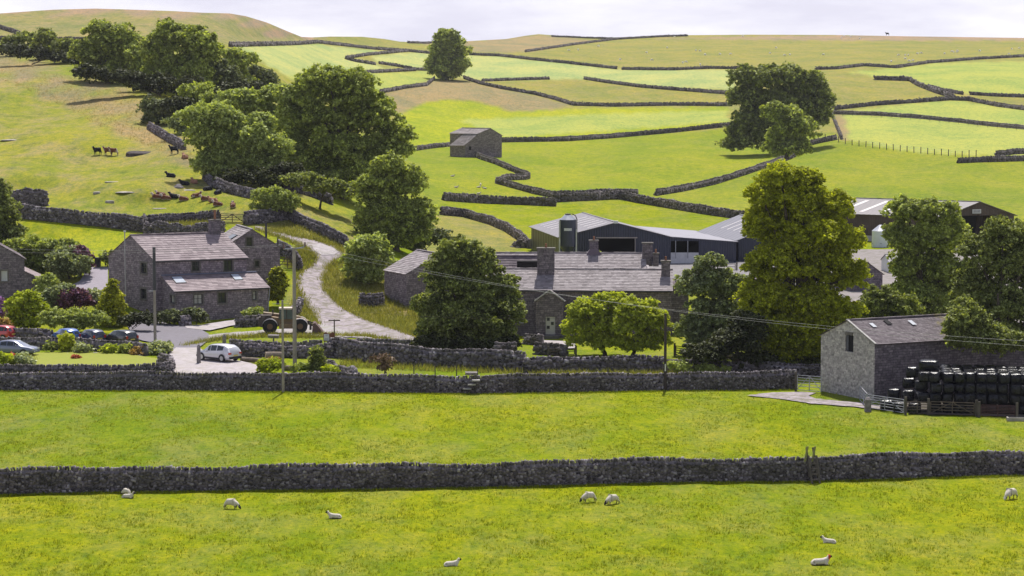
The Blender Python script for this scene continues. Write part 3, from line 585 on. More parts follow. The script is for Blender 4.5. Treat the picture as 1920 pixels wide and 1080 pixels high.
TREES = [  # the first three thickets are added to darken gaps under the trees
 ((1390, 702), [(1320, 668, 44, 20), (1380, 650, 46, 30), (1400, 615, 30, 28), (1420, 680, 40, 16)], 'shade', 'dark thicket added to deepen the shade between the grey-green and tall yellow-green trees', dict(name='thicket', cat='bush')),
 ((1520, 704), [(1470, 668, 46, 28), (1515, 640, 46, 40), (1540, 672, 16, 26), (1560, 610, 36, 30)], 'shade', 'dark thicket added to deepen the shade against the left side of the stone barn', dict(name='thicket', cat='bush', s0=20.4)),
 ((1700, 600), [(1640, 590, 40, 20), (1700, 585, 40, 22), (1760, 580, 50, 30), (1800, 540, 34, 40), (1840, 570, 36, 34)], 'shade', 'dark thicket added to darken the gap between the broad green tree and the right hand tree', dict(name='thicket', cat='bush')),
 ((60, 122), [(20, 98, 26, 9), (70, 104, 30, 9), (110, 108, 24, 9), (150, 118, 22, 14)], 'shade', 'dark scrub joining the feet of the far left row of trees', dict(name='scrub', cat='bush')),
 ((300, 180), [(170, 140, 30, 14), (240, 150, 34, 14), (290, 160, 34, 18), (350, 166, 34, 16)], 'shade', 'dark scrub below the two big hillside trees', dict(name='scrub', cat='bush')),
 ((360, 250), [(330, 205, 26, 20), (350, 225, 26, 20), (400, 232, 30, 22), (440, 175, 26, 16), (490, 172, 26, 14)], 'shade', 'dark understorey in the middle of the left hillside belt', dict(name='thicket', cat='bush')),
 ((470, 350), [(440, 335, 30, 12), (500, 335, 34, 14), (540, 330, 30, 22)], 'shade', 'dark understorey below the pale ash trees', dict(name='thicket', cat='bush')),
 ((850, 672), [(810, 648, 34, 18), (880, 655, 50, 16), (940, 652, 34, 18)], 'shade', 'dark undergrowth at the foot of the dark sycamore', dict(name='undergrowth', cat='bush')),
 ((262, 158), [(256, 112, 20, 22), (264, 132, 24, 18)], 'mid', 'slim tree filling the gap between the two big hillside trees', {}),
 ((425, 245), [(420, 185, 30, 18), (398, 205, 25, 18), (442, 205, 26, 18)], 'ash', 'bright tree in the middle of the left hillside belt', {}),
 ((560, 335), [(545, 185, 22, 26), (548, 225, 26, 30), (548, 270, 24, 30)], 'ash', 'tall bright tree squeezed against the left of the giant sycamore', {}),
 ((345, 262), [(335, 236, 22, 14), (355, 244, 20, 12)], 'blue', 'grey-green scrub beside the short hillside wall', dict(name='bush', cat='bush')),
 ((600, 392), [(560, 340, 30, 12), (610, 352, 34, 14), (655, 362, 30, 14)], 'dark2', 'shadowy scrub beneath the giant sycamore', dict(name='bush', cat='bush')),
 ((246, 622), [(240, 606, 14, 9), (262, 600, 16, 9), (278, 602, 12, 8)], 'shade', 'dark shrubs along the foot of the farmhouse gable', dict(name='shrub', cat='shrub')),
 ((838, 150), [(838, 76, 20, 19), (824, 98, 18, 20), (853, 95, 20, 22), (838, 118, 30, 22), (814, 126, 13, 13), (862, 128, 13, 15), (838, 137, 25, 10)], 'mid', 'lone round-topped tree standing on the grassy knoll against the sky', {}),
 ((1452, 288), [(1405, 152, 36, 24), (1460, 148, 45, 25), (1515, 163, 35, 28), (1398, 185, 30, 24), (1445, 200, 42, 38), (1510, 205, 42, 36), (1545, 195, 16, 24), (1402, 235, 30, 30), (1380, 272, 24, 17), (1428, 258, 32, 28), (1538, 228, 20, 18), (1470, 225, 40, 40)], 'dark', 'very wide dark spreading tree on the right hillside', dict(skirt=False)),
 ((1475, 296), [(1452, 215, 20, 20), (1480, 232, 28, 28), (1508, 245, 22, 22), (1465, 262, 24, 20), (1492, 265, 20, 18)], 'mid', 'smaller paler tree in front of the very wide hillside tree', dict(s0=8.6)),
 ((42, 104), [(30, 82, 18, 14), (50, 76, 14, 14), (22, 92, 14, 9)], 'dark', 'leftmost small dark tree of the hillside row', {}),
 ((90, 110), [(86, 78, 15, 22), (98, 94, 17, 14), (72, 92, 12, 12)], 'dark', 'taller pointed tree second in the far left row', {}),
 ((132, 116), [(122, 90, 16, 18), (140, 96, 12, 16)], 'dark', 'third small tree in the far left row beside the round tree', {}),
 ((202, 156), [(190, 62, 28, 18), (215, 85, 42, 33), (168, 102, 30, 28), (235, 108, 35, 30), (198, 125, 42, 27)], 'mid', 'big rounded willow-green tree on the left hillside', {}),
 ((330, 172), [(318, 66, 30, 20), (358, 82, 42, 28), (298, 98, 28, 32), (385, 100, 32, 28), (322, 132, 42, 32), (290, 148, 22, 20), (362, 140, 30, 28)], 'mid', 'largest tree of the left hillside clump', {}),
 ((398, 178), [(382, 126, 26, 16), (412, 144, 32, 24), (374, 150, 20, 20), (434, 158, 20, 18)], 'haw', 'dense dark yew-like tree in the left clump', {}),
 ((452, 166), [(430, 106, 20, 14), (455, 120, 26, 18), (440, 138, 22, 18)], 'mid', 'mid green tree at the right of the left clump', {}),
 ((492, 172), [(476, 142, 22, 14), (500, 152, 20, 14), (460, 156, 18, 12)], 'haw', 'low dark tree at the right end of the left clump', {}),
 ((297, 234), [(286, 204, 20, 20), (304, 212, 22, 20)], 'haw', 'small dark hawthorn above the short hillside wall', {}),
 ((250, 172), [(240, 155, 14, 9), (262, 160, 12, 8)], 'blue', 'small grey-green bush between the hillside trees', dict(name='bush', cat='bush')),
 ((375, 225), [(372, 176, 32, 20), (398, 190, 22, 18), (350, 192, 20, 18), (375, 205, 28, 16)], 'mid', 'domed tree behind the pale ash trees', {}),
 ((480, 300), [(440, 192, 28, 20), (478, 200, 28, 22), (510, 182, 24, 24), (465, 230, 30, 25), (520, 230, 24, 34)], 'ash', 'bright tree rising behind the pale ash trees', {}),
 ((430, 342), [(375, 224, 34, 26), (414, 222, 30, 25), (395, 260, 38, 32), (440, 252, 30, 32), (412, 302, 36, 32), (445, 310, 26, 25), (370, 262, 22, 22)], 'ash', 'pale feathery ash tree above the cattle wall', dict(dens=.8)),
 ((510, 345), [(480, 265, 30, 32), (515, 285, 28, 34), (475, 305, 26, 26), (505, 318, 26, 20), (492, 235, 24, 20)], 'ash', 'second pale ash tree next to the giant sycamore', dict(dens=.85)),
 ((640, 372), [(618, 154, 44, 24), (578, 185, 38, 36), (660, 178, 46, 42), (600, 240, 52, 48), (690, 228, 46, 44), (740, 258, 32, 32), (650, 295, 55, 45), (600, 315, 38, 34), (748, 288, 24, 20), (700, 300, 42, 36)], 'mid', 'giant billowing sycamore above the lane', {}),
 ((742, 470), [(732, 318, 32, 26), (702, 358, 34, 34), (765, 352, 38, 34), (720, 405, 48, 40), (782, 405, 36, 34), (742, 440, 46, 24), (690, 420, 24, 24)], 'mid', 'broad green tree in front of the giant sycamore', {}),
 ((692, 532), [(690, 468, 34, 26), (676, 498, 30, 26), (714, 490, 22, 20), (690, 512, 30, 16)], 'ash', 'light green bushy tree beside the lane bend', {}),
 ((800, 474), [(790, 455, 22, 14), (825, 450, 22, 14), (770, 468, 22, 10)], 'haw', 'dark thicket behind the small barn roof', dict(name='bush', cat='bush')),
 ((872, 668), [(860, 472, 32, 24), (905, 500, 32, 28), (830, 515, 34, 30), (875, 550, 50, 40), (932, 542, 32, 34), (808, 578, 30, 28), (885, 600, 60, 40), (955, 588, 26, 32), (828, 618, 42, 26), (920, 628, 40, 20), (870, 640, 50, 16)], 'dark2', 'large dark sycamore standing before the long farmhouse', dict(dens=1.1)),
 ((1134, 668), [(1100, 590, 34, 24), (1140, 572, 36, 22), (1130, 610, 42, 28), (1085, 622, 32, 20), (1140, 640, 42, 16), (1098, 643, 30, 15), (1160, 650, 36, 11)], 'app', 'left yellow-green apple tree below the long farmhouse', dict(dens=.42, skirt=False, fill=.08, crs=.85)),
 ((1186, 672), [(1195, 585, 34, 24), (1222, 605, 32, 26), (1180, 618, 36, 28), (1215, 642, 32, 16), (1170, 645, 26, 12), (1195, 652, 38, 11), (1238, 640, 18, 18)], 'app', 'right yellow-green apple tree beside the wooden pole', dict(dens=.42, skirt=False, fill=.08, crs=.85)),
 ((1098, 515), [(1085, 494, 15, 13), (1110, 494, 18, 13), (1097, 503, 24, 9)], 'ash', 'light shrub poking up between the farmhouse roofs', dict(s0=16.6)),
 ((1342, 668), [(1330, 500, 25, 20), (1310, 540, 36, 30), (1362, 545, 32, 34), (1338, 600, 46, 40), (1300, 622, 30, 24), (1372, 610, 30, 30), (1345, 640, 46, 18)], 'blue', 'grey-green tree left of the tall yellow-green tree', {}),
 ((1490, 690), [(1465, 334, 42, 24), (1508, 350, 35, 28), (1430, 372, 34, 30), (1492, 388, 58, 38), (1560, 400, 36, 34), (1440, 430, 46, 38), (1530, 446, 56, 38), (1588, 460, 32, 30), (1470, 500, 68, 44), (1560, 515, 52, 44), (1606, 520, 22, 28), (1430, 560, 40, 46), (1500, 585, 66, 46), (1570, 595, 40, 36), (1470, 638, 56, 36), (1530, 645, 48, 30)], 'yel', 'tall yellow-green tree towering in the farmyard', {}),
 ((1735, 605), [(1700, 398, 36, 24), (1758, 405, 42, 28), (1690, 450, 34, 34), (1750, 455, 52, 40), (1798, 450, 24, 28), (1722, 508, 52, 38), (1782, 518, 38, 38), (1720, 565, 55, 28), (1790, 570, 40, 30)], 'mid', 'broad green tree hiding the brown barn', {}),
 ((1660, 640), [(1650, 568, 34, 24), (1690, 580, 32, 24), (1630, 590, 30, 20), (1670, 605, 50, 20)], 'dark2', 'low dark tree behind the stone barn roof', {}),
 ((1885, 722), [(1812, 612, 34, 32, -11), (1838, 640, 42, 26, -11), (1885, 645, 44, 24, -9), (1798, 640, 16, 18, -11), (1808, 585, 20, 26, -8), (1870, 640, 40, 26, -6), (1880, 442, 40, 26), (1942, 450, 38, 38), (1838, 480, 38, 34), (1900, 508, 58, 44), (1828, 548, 38, 36), (1890, 588, 58, 46), (1828, 612, 36, 30), (1900, 630, 40, 24), (1965, 560, 46, 76)], 'dark2', 'large dark tree overhanging the right end of the stone barn', {}),
 ((2040, 690), [(2030, 480, 60, 50), (2060, 560, 60, 60)], 'dark2', 'dark tree beyond the right edge', {}),
 ((4, 475), [(-5, 362, 26, 20), (8, 402, 26, 28), (-30, 410, 40, 40), (10, 440, 32, 24)], 'dark2', 'dark tree at the left edge above the cottage', {}),
 ((515, 408), [(508, 370, 30, 15), (530, 376, 22, 13), (505, 388, 28, 14), (535, 390, 18, 10)], 'oliv', 'round hawthorn bush beside the hillside gate', dict(name='hawthorn_bush', cat='bush')),
 ((52, 512), [(40, 472, 26, 22), (70, 470, 28, 22), (40, 492, 28, 18)], 'mid', 'loose green shrub above the cottage roof', dict(name='shrub', cat='shrub')),
 ((100, 512), [(96, 468, 28, 18), (80, 495, 26, 18), (120, 470, 22, 16), (60, 500, 26, 14)], 'oliv', 'straggly olive shrub behind the purple shrub', dict(name='shrub', cat='shrub')),
 ((130, 523), [(128, 495, 32, 26), (112, 505, 22, 18), (145, 505, 20, 18)], 'blue', 'round silvery shrub beside the gravel yard', dict(name='shrub', cat='shrub')),
 ((150, 518), [(145, 480, 20, 14), (158, 494, 13, 22)], 'purp', 'red-leaved shrub behind the silvery shrub', dict(name='shrub', cat='shrub')),
 ((90, 560), [(88, 530, 14, 14), (86, 545, 16, 13)], 'oliv', 'small yellowish conifer beside the cottage lean-to', dict(name='conifer', cat='conifer')),
 ((105, 590), [(95, 555, 18, 14), (125, 552, 26, 16), (100, 572, 20, 14)], 'blue', 'blue-green garden shrub left of the purple shrub', dict(name='shrub', cat='shrub')),
 ((142, 592), [(140, 560, 26, 17), (122, 572, 18, 12), (160, 568, 16, 14)], 'purp', 'purple-leaved garden shrub left of the golden conifer', dict(name='shrub', cat='shrub')),
 ((186, 585), [(184, 560, 14, 14), (178, 572, 14, 10)], 'grey', 'pale grey shrub behind the golden conifer', dict(name='shrub', cat='shrub')),
 ((212, 612), [(210, 537, 6, 8), (210, 548, 11, 10), (210, 560, 16, 11), (210, 573, 21, 12), (211, 586, 25, 12), (211, 597, 28, 11), (211, 606, 26, 7)], 'gold', 'cone-shaped golden conifer beside the farmhouse gable', dict(name='conifer', cat='conifer', skirt=False, crs=.75)),
 ((50, 618), [(48, 562, 22, 13), (36, 580, 24, 16), (66, 580, 22, 16), (50, 598, 36, 16)], 'bright', 'bright green round garden tree near the red car', {}),
 ((5, 600), [(5, 585, 14, 14), (0, 572, 12, 10)], 'pink', 'purple flowering shrub below the cottage wall', dict(name='shrub', cat='shrub')),
 ((2, 625), [(4, 612, 10, 9), (-6, 612, 12, 8)], 'org', 'orange and yellow shrub at the left edge', dict(name='shrub', cat='shrub')),
 ((130, 625), [(100, 602, 24, 14), (135, 600, 30, 14), (170, 602, 26, 14), (150, 612, 30, 10)], 'oliv', 'olive hedge behind the parked blue car', dict(name='hedge', cat='hedge')),
 ((521, 566), [(520, 511, 8, 9), (520, 521, 12, 11), (520, 534, 15, 12), (520, 547, 16, 12), (520, 558, 15, 9)], 'gold', 'golden columnar conifer at the corner of the farmhouse wing', dict(name='conifer', cat='conifer', s0=17.1, skirt=False, crs=.7)),
 ((297, 664), [(288, 654, 14, 9), (305, 653, 14, 10), (297, 659, 20, 6)], 'grey', 'rounded grey-green bush by the stone gatepost', dict(name='bush', cat='bush')),
 ((98, 661), [(98, 655, 8, 6)], 'dark2', 'small clipped dark ball bush on the lawn edge', dict(name='bush', cat='bush')),
 ((127, 660), [(125, 637, 5, 6), (126, 646, 7, 8), (129, 652, 9, 7)], 'yellow', 'small bright yellow dwarf conifer on the lawn edge', dict(name='conifer', cat='conifer')),
 ((160, 662), [(160, 656, 13, 5)], 'grey', 'low grey heather clump on the lawn edge', dict(name='bush', cat='bush')),
 ((208, 663), [(205, 657, 9, 5), (215, 660, 8, 4)], 'bright', 'low spreading juniper left of the garden ornament', dict(name='juniper', cat='bush')),
 ((234, 664), [(234, 658, 12, 5)], 'mid', 'low spreading juniper next to the garden ornament', dict(name='juniper', cat='bush')),
 ((142, 674), [(139, 671, 4, 2), (145, 671, 4, 2)], 'red', 'small clump of red flowers in the middle of the lawn', dict(name='flower_clump', cat='flowers', crs=.5, lsz=.6)),
 ((12, 688), [(5, 672, 14, 8), (20, 680, 14, 7)], 'bright', 'yellow-green clump in the flower bed at the left edge', dict(name='shrub', cat='shrub')),
 ((22, 684), [(20, 676, 6, 5)], 'red', 'red flowers in the bed at the left edge', dict(name='flower_clump', cat='flowers')),
 ((46, 690), [(42, 676, 11, 11), (52, 684, 8, 7)], 'grey', 'tall faded shrub between flower bed and lawn', dict(name='shrub', cat='shrub')),
 ((256, 666), [(258, 663, 8, 3)], 'org', 'orange flowers beside the garden ornament', dict(name='flower_clump', cat='flowers')),
 ((322, 610), [(318, 594, 14, 9), (305, 600, 14, 7), (330, 600, 12, 8)], 'haw', 'rambling shrub at the corner of the farmhouse lean-to', dict(name='shrub', cat='shrub')),
 ((368, 610), [(360, 590, 9, 9), (374, 597, 12, 9)], 'haw', 'dark climbing shrub against the lean-to wall', dict(name='shrub', cat='shrub')),
 ((478, 608), [(478, 588, 10, 8), (470, 594, 9, 6)], 'oliv', 'pale plant behind the short garden wall', dict(name='shrub', cat='shrub')),
 ((505, 700), [(498, 686, 12, 6), (513, 685, 12, 6), (505, 692, 18, 6)], 'bright', 'low bright green shrub with orange tips by the driveway', dict(name='shrub', cat='shrub')),
 ((512, 688), [(512, 681, 13, 4)], 'org', 'orange tipped heath behind the bright green shrub', dict(name='shrub', cat='shrub')),
 ((594, 700), [(596, 662, 7, 8), (595, 674, 10, 9), (594, 686, 12, 9)], 'dark2', 'small dark garden conifer beside the tall poles', dict(name='conifer', cat='conifer')),
 ((620, 703), [(620, 697, 12, 4)], 'bright', 'small yellow-green plant at the foot of the stone bank', dict(name='plant', cat='plant')),
 ((556, 700), [(560, 692, 12, 6)], 'oliv', 'small olive bush between the poles and the conifer', dict(name='bush', cat='bush')),
 ((722, 712), [(720, 676, 14, 7), (722, 690, 6, 8)], 'bare', 'thin brownish dead shrub in front of the shaded wall', dict(name='dead_shrub', cat='shrub', dens=.35)),
 ((1280, 705), [(1270, 690, 24, 8), (1330, 694, 34, 8)], 'oliv', 'weedy growth in front of the shaded wall by the wooden pole', dict(name='undergrowth', cat='plant', dens=.6)),
 ((202, 500), [(202, 488, 6, 10)], 'dark2', 'dark hedge end behind the farmhouse gable', dict(name='hedge', cat='hedge')),
 ((1440, 690), [(1400, 680, 34, 12), (1460, 684, 40, 12), (1520, 684, 28, 14)], 'dark2', 'dark undergrowth beneath the tall yellow-green tree', dict(name='undergrowth', cat='bush')),
 ((865, 600), [(815, 545, 14, 16), (810, 600, 20, 22)], 'dark2', 'ivy covered bush beside the small barn gable', dict(name='bush', cat='bush')),
]
_n = 0
for b_, l_, m_, lab_, kw_ in TREES: _n += tree(b_, l_, LF[m_], lab_, **kw_)[1]
print('leaves', _n)
# ------------------------------------------------------------------ buildings
def hitp(x, y, A, U):
    """(metres along U, height) where the sight line through (x, y) meets the upright plane through A along U"""
    u, a, b = ray(x, y); D = Vector((float(u), float(a), float(b))); Uh = Vector((U[0], U[1], 0)).normalized()
    N = Vector((-Uh.y, Uh.x, 0)); C = Vector((0, 0, CAMH)); k_ = (Vector(A)-C).dot(N)/D.dot(N); p = C+D*k_
    return (p-Vector((A[0], A[1], 0))).dot(Uh), p.z
def clip(poly, a, b):                     # keep left of a->b
    out = []
    for i in range(len(poly)):
        p, q = poly[i], poly[(i+1) % len(poly)]
        f = lambda r: (b[0]-a[0])*(r[1]-a[1])-(b[1]-a[1])*(r[0]-a[0])
        fp, fq = f(p), f(q)
        if fp >= -1e-7: out.append(p)
        if (fp > 1e-7 and fq < -1e-7) or (fp < -1e-7 and fq > 1e-7):
            t = fp/(fp-fq); out.append((p[0]+(q[0]-p[0])*t, p[1]+(q[1]-p[1])*t))
    return out
def facade(mb, A, U, outline, ops=(), deep=.2):
    A = Vector((A[0], A[1], 0)); Uh = Vector((U[0], U[1], 0)).normalized(); N = Vector((-Uh.y, Uh.x, 0))   # inward
    W = lambda u, z, d=0: A+Uh*u+N*d+Vector((0, 0, z))
    us = sorted({p[0] for p in outline}|{o[0] for o in ops}|{o[2] for o in ops}); zs = sorted({p[1] for p in outline}|{o[1] for o in ops}|{o[3] for o in ops})
    for u0, u1 in zip(us[:-1], us[1:]):
        for z0, z1 in zip(zs[:-1], zs[1:]):
            if u1-u0 < 1e-5 or z1-z0 < 1e-5: continue
            um, zm = (u0+u1)/2, (z0+z1)/2
            if any(o[0] < um < o[2] and o[1] < zm < o[3] for o in ops): continue
            c = [(u0, z0), (u1, z0), (u1, z1), (u0, z1)]
            for i in range(len(outline)):
                c = clip(c, outline[i], outline[(i+1) % len(outline)])
                if len(c) < 3: break
            if len(c) >= 3: mb.face([W(*p) for p in c], [p for p in c])
    for u0, z0, u1, z1 in [o[:4] for o in ops]:
        for (a, b), (c, d) in (((u0, z0), (u1, z0)), ((u1, z0), (u1, z1)), ((u1, z1), (u0, z1)), ((u0, z1), (u0, z0))):
            mb.face([W(a, b), W(a, b, deep), W(c, d, deep), W(c, d)], [(a, b), (a+deep, b), (c+deep, d), (c, d)])
    return W
FR_D = plain('dark window frame', (.05, .045, .05), .6); FR_W = plain('white paint', (.62, .62, .62), .5); CURT = plain('pale window blind', (.5, .49, .44), .3, var=.2)
STONE_SURR = plain('dressed stone surround', (.15, .135, .125), .95, var=.3, scale=3)
def window(W, o, root, org, kind='dark', deep=.2, surround=True):
    u0, z0, u1, z1 = o[:4]; Uh = (W(1, 0)-W(0, 0)); N = W(0, 0, 1)-W(0, 0); Z = Vector((0, 0, 1)); ax = (Uh, N, Z); f = .07
    m = MB(); dd = deep-.06; bar = lambda a, b, c, d: m.box(W((a+c)/2, (b+d)/2, dd), (abs(c-a)/2, .035, abs(d-b)/2), ax)
    bar(u0, z0, u0+f, z1); bar(u1-f, z0, u1, z1); bar(u0+f, z0, u1-f, z0+f); bar(u0+f, z1-f, u1-f, z1)
    um = (u0+u1)/2
    if u1-u0 > .5: bar(um-.02, z0+f, um+.02, z1-f)
    if z1-z0 > .9 and kind != 'panel': zm = z0+(z1-z0)*.55; bar(u0+f, zm-.02, um-.02, zm+.02); bar(um+.02, zm-.02, u1-f, zm+.02)
    wn = m.build('window', FR_W if kind in ('white', 'panel') else FR_D, root, off=org)
    g = MB(); g.face([W(u0, z0, deep), W(u1, z0, deep), W(u1, z1, deep), W(u0, z1, deep)])
    p = g.build('pane', {'dark': GLASS, 'pale': CURT, 'white': GLASS, 'panel': FR_W}[kind], wn, off=org)
    if surround:
        s = MB(); s.box(W(um, z1+.11, -.01), ((u1-u0)/2+.16, .06, .11), ax); s.box(W(um, z0-.07, -.03), ((u1-u0)/2+.12, .08, .07), ax)
        s.box(W(u0-.08, (z0+z1)/2, 0), (.08, .03, (z1-z0)/2), ax); s.box(W(u1+.08, (z0+z1)/2, 0), (.08, .03, (z1-z0)/2), ax)
        s.build('surround', STONE_SURR, wn, off=org)
    return wn
def slates(mb, E0, E1, R0, R1, e=.34, w=.5, th=.03, lift=.035, sag=0):
    E0, E1, R0, R1 = map(Vector, (E0, E1, R0, R1)); L = ((R0-E0).length+(R1-E1).length)/2; n = max(2, int(L/e)); nrm = (E1-E0).cross(R0-E0).normalized()
    if nrm.z < 0: nrm = -nrm
    mb.face([E0-nrm*.02, E1-nrm*.02, R1-nrm*.02, R0-nrm*.02])
    for i in range(n):
        v0 = i/n; v1 = min(1, (i+1.25)/n); a0, b0 = E0.lerp(R0, v0), E1.lerp(R1, v0); a1, b1 = E0.lerp(R0, v1), E1.lerp(R1, v1); Wd = (b0-a0).length; q = 0; ee = w*(1.15-.45*i/n)
        while q < Wd-.02:
            q2 = min(Wd, q+ee*RND.uniform(.6, 1.35)); s0, s1 = q/Wd, min(1, (q2-.012)/Wd)
            j = RND.uniform(0, .012); k_ = nrm*(lift+j+RND.uniform(0, .01)); dn = (a0-a1)*RND.uniform(-.03, .05)
            sg = Vector((0, 0, -sag*math.sin(math.pi*(s0+s1)/2)*v0*.5)) if sag else Vector()
            lo0, lo1, hi0, hi1 = a0.lerp(b0, s0)+dn+sg, a0.lerp(b0, s1)+dn+sg, a1.lerp(b1, s0)+sg, a1.lerp(b1, s1)+sg
            k2 = nrm*.004; t = nrm*th; i0 = len(mb.v)
            mb.v += [tuple(p) for p in (lo0+k_, lo1+k_, hi1+k2, hi0+k2, lo0+k_-t, lo1+k_-t)]
            for f in ((0, 1, 2, 3), (4, 5, 1, 0), (0, 3, 4), (1, 5, 2)): mb.f.append(tuple(i0+c for c in f)); mb.uv.append(None)
            q = q2
def chimney(root, org, c, w, d, z0, z1, mat, ax, pots=1, name='chimney', cap=True):
    m = MB(); X, Y, Z = ax; uvb = lambda: None
    for (sx, a, b) in ((1, X, Y), (-1, X, Y)): pass
    P8 = [c+X*(sx*w/2)+Y*(sy*d/2) for sx, sy in ((-1, -1), (1, -1), (1, 1), (-1, 1))]
    for i in range(4):
        p, q = P8[i], P8[(i+1) % 4]; L = (q-p).length
        m.face([Vector((p.x, p.y, z0)), Vector((q.x, q.y, z0)), Vector((q.x, q.y, z1)), Vector((p.x, p.y, z1))], [(0, z0), (L, z0), (L, z1), (0, z1)])
    m.face([Vector((p.x, p.y, z1)) for p in P8])
    ch = m.build(name, mat, root, off=org)
    if cap: MB().box(Vector((c.x, c.y, z1+.03)), (w/2+.08, d/2+.08, .07), ax, jit=.015).build('cap', STONE_SURR, ch, off=org)
    for i in range(pots):
        o = c+X*((i-(pots-1)/2)*w/(pots+.3)); pm = MB(); pm.tube([(o.x, o.y, z1+.1), (o.x, o.y, z1+.16), (o.x, o.y, z1+.45), (o.x, o.y, z1+.5)], [.14, .12, .1, .13], 10)
        pm.build('chimney_pot', plain('clay pot', (.26, .12, .07), .9), ch, off=org)
    return ch
def gabled(name, label, cat, A, U, V, zb, ze, zr, wallm, roofm, ridge='U', ops={}, over=.2, verge=.12, rf=None, e=.34, w=.5, apex=.5, zeb=None, roofname='roof', sag=.1, gmat=None):
    """walls and pitched roof on a four-sided plan; ops: side -> [(x0,y0,x1,y1,kind)] given as sight rectangles"""
    A = Vector((A[0], A[1], 0)); U = Vector((U[0], U[1], 0)); V = Vector((V[0], V[1], 0)); org = (A.x, A.y, zb+.3)
    root = empty(name, org, 0, label, cat); zeb = zeb or ze; m = MB(); LU, LV = U.length, V.length; wins = []
    if ridge == 'U': prof = {'front': [(0, zb), (LU, zb), (LU, ze), (0, ze)], 'back': [(0, zb), (LU, zb), (LU, zeb), (0, zeb)],
        'right': [(0, zb), (LV, zb), (LV, zeb), (LV*apex, zr), (0, ze)], 'left': [(0, zb), (LV, zb), (LV, ze), (LV*(1-apex), zr), (0, zeb)]}
    else: prof = {'front': [(0, zb), (LU, zb), (LU, zeb), (LU*apex, zr), (0, ze)], 'back': [(0, zb), (LU, zb), (LU, ze), (LU*(1-apex), zr), (0, zeb)],
        'right': [(0, zb), (LV, zb), (LV, zeb), (0, zeb)], 'left': [(0, zb), (LV, zb), (LV, ze), (0, ze)]}
    side = {'front': (A, U), 'right': (A+U, V), 'back': (A+U+V, -U), 'left': (A+V, -V)}
    for s, (a, d) in side.items():
        oo = []
        for q in ops.get(s, []):
            if q[-1] == 'm': oo.append((q[0], q[1], q[2], q[3], q[4]))
            else:
                u0, z1 = hitp(q[0], q[1], a, d); u1, z0 = hitp(q[2], q[3], a, d); oo.append((min(u0, u1), z0, max(u0, u1), z1, q[4]))
        gm = MB() if (gmat and s == 'left') else m
        W = facade(gm, a, d, prof[s], oo)
        if gm is not m: gm.build('gable_wall', gmat, root, off=org)
        for o in oo: wins.append((W, o))
    m.build('wall', wallm, root, off=org)
    for W, o in wins:
        if o[4] == 'hole':
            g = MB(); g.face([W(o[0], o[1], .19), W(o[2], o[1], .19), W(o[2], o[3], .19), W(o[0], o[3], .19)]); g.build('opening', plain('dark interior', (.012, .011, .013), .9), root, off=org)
        elif o[4] != 'void': window(W, o, root, org, o[4])
    Uh, Vh = U.normalized(), V.normalized(); Z = Vector((0, 0, 1)); r = MB(); f = rf or (lambda *a: slates(r, *a, e=e, w=w, sag=sag))
    def up(p, z): return Vector((p.x, p.y, z))
    if ridge == 'U':
        s1 = (zr-ze)/(LV*apex); s2 = (zr-zeb)/(LV*(1-apex)); a0, a1 = A-Uh*verge, A+U+Uh*verge
        R0, R1 = up(a0+V*apex, zr+.04), up(a1+V*apex, zr+.04)
        f(up(a0-Vh*over, ze-s1*over+.04), up(a1-Vh*over, ze-s1*over+.04), R0, R1); f(up(a1+V+Vh*over, zeb-s2*over+.04), up(a0+V+Vh*over, zeb-s2*over+.04), R1, R0)
    else:
        s1 = (zr-ze)/(LU*apex); s2 = (zr-zeb)/(LU*(1-apex)); a0, a1 = A-Vh*verge, A+V+Vh*verge
        R0, R1 = up(a0+U*apex, zr+.04), up(a1+U*apex, zr+.04)
        f(up(a1-Uh*over, ze-s1*over+.04), up(a0-Uh*over, ze-s1*over+.04), R1, R0); f(up(a0+U+Uh*over, zeb-s2*over+.04), up(a1+U+Uh*over, zeb-s2*over+.04), R0, R1)
    d = (R1-R0); L = d.length; dh = d.normalized(); ax = (dh, dh.cross(Z).normalized(), Z); nseg = max(1, int(L/.6))
    for i in range(nseg): r.box(R0+d*((i+.5)/nseg)+Z*(.03), (L/nseg*.49, .13, .055), ax, jit=.012)
    ro = r.build(roofname, roofm, root, off=org)
    return root, org, ro
MAS = m_masonry('limestone rubble masonry', (.33, .275, .30), (.15, .12, .145), (.11, .095, .11), lichen=(.33, .3, .28))
MAS2 = m_masonry('dark rubble masonry', (.24, .2, .225), (.105, .088, .105), (.075, .068, .078), lichen=(.24, .22, .2))
MASL = m_masonry('pale rubble masonry', (.52, .48, .46), (.22, .2, .2), (.34, .32, .31), lichen=(.55, .52, .49), amt=.5, bw=.4, bh=.19)  # paler masonry for a single gable
SLB = m_slate('brown stone slates', (.25, .195, .21), (.35, .285, .295)); SLG = m_slate('grey stone slates', (.25, .215, .225), (.35, .31, .32))
SLD = m_slate('dark purple slates', (.13, .10, .12), (.2, .16, .17)); SLM = m_slate('mossy grey slates', (.125, .10, .115), (.19, .16, .175), (.25, .21, .03), .9)
PIPE = plain('grey pipe', (.3, .3, .34), .5)
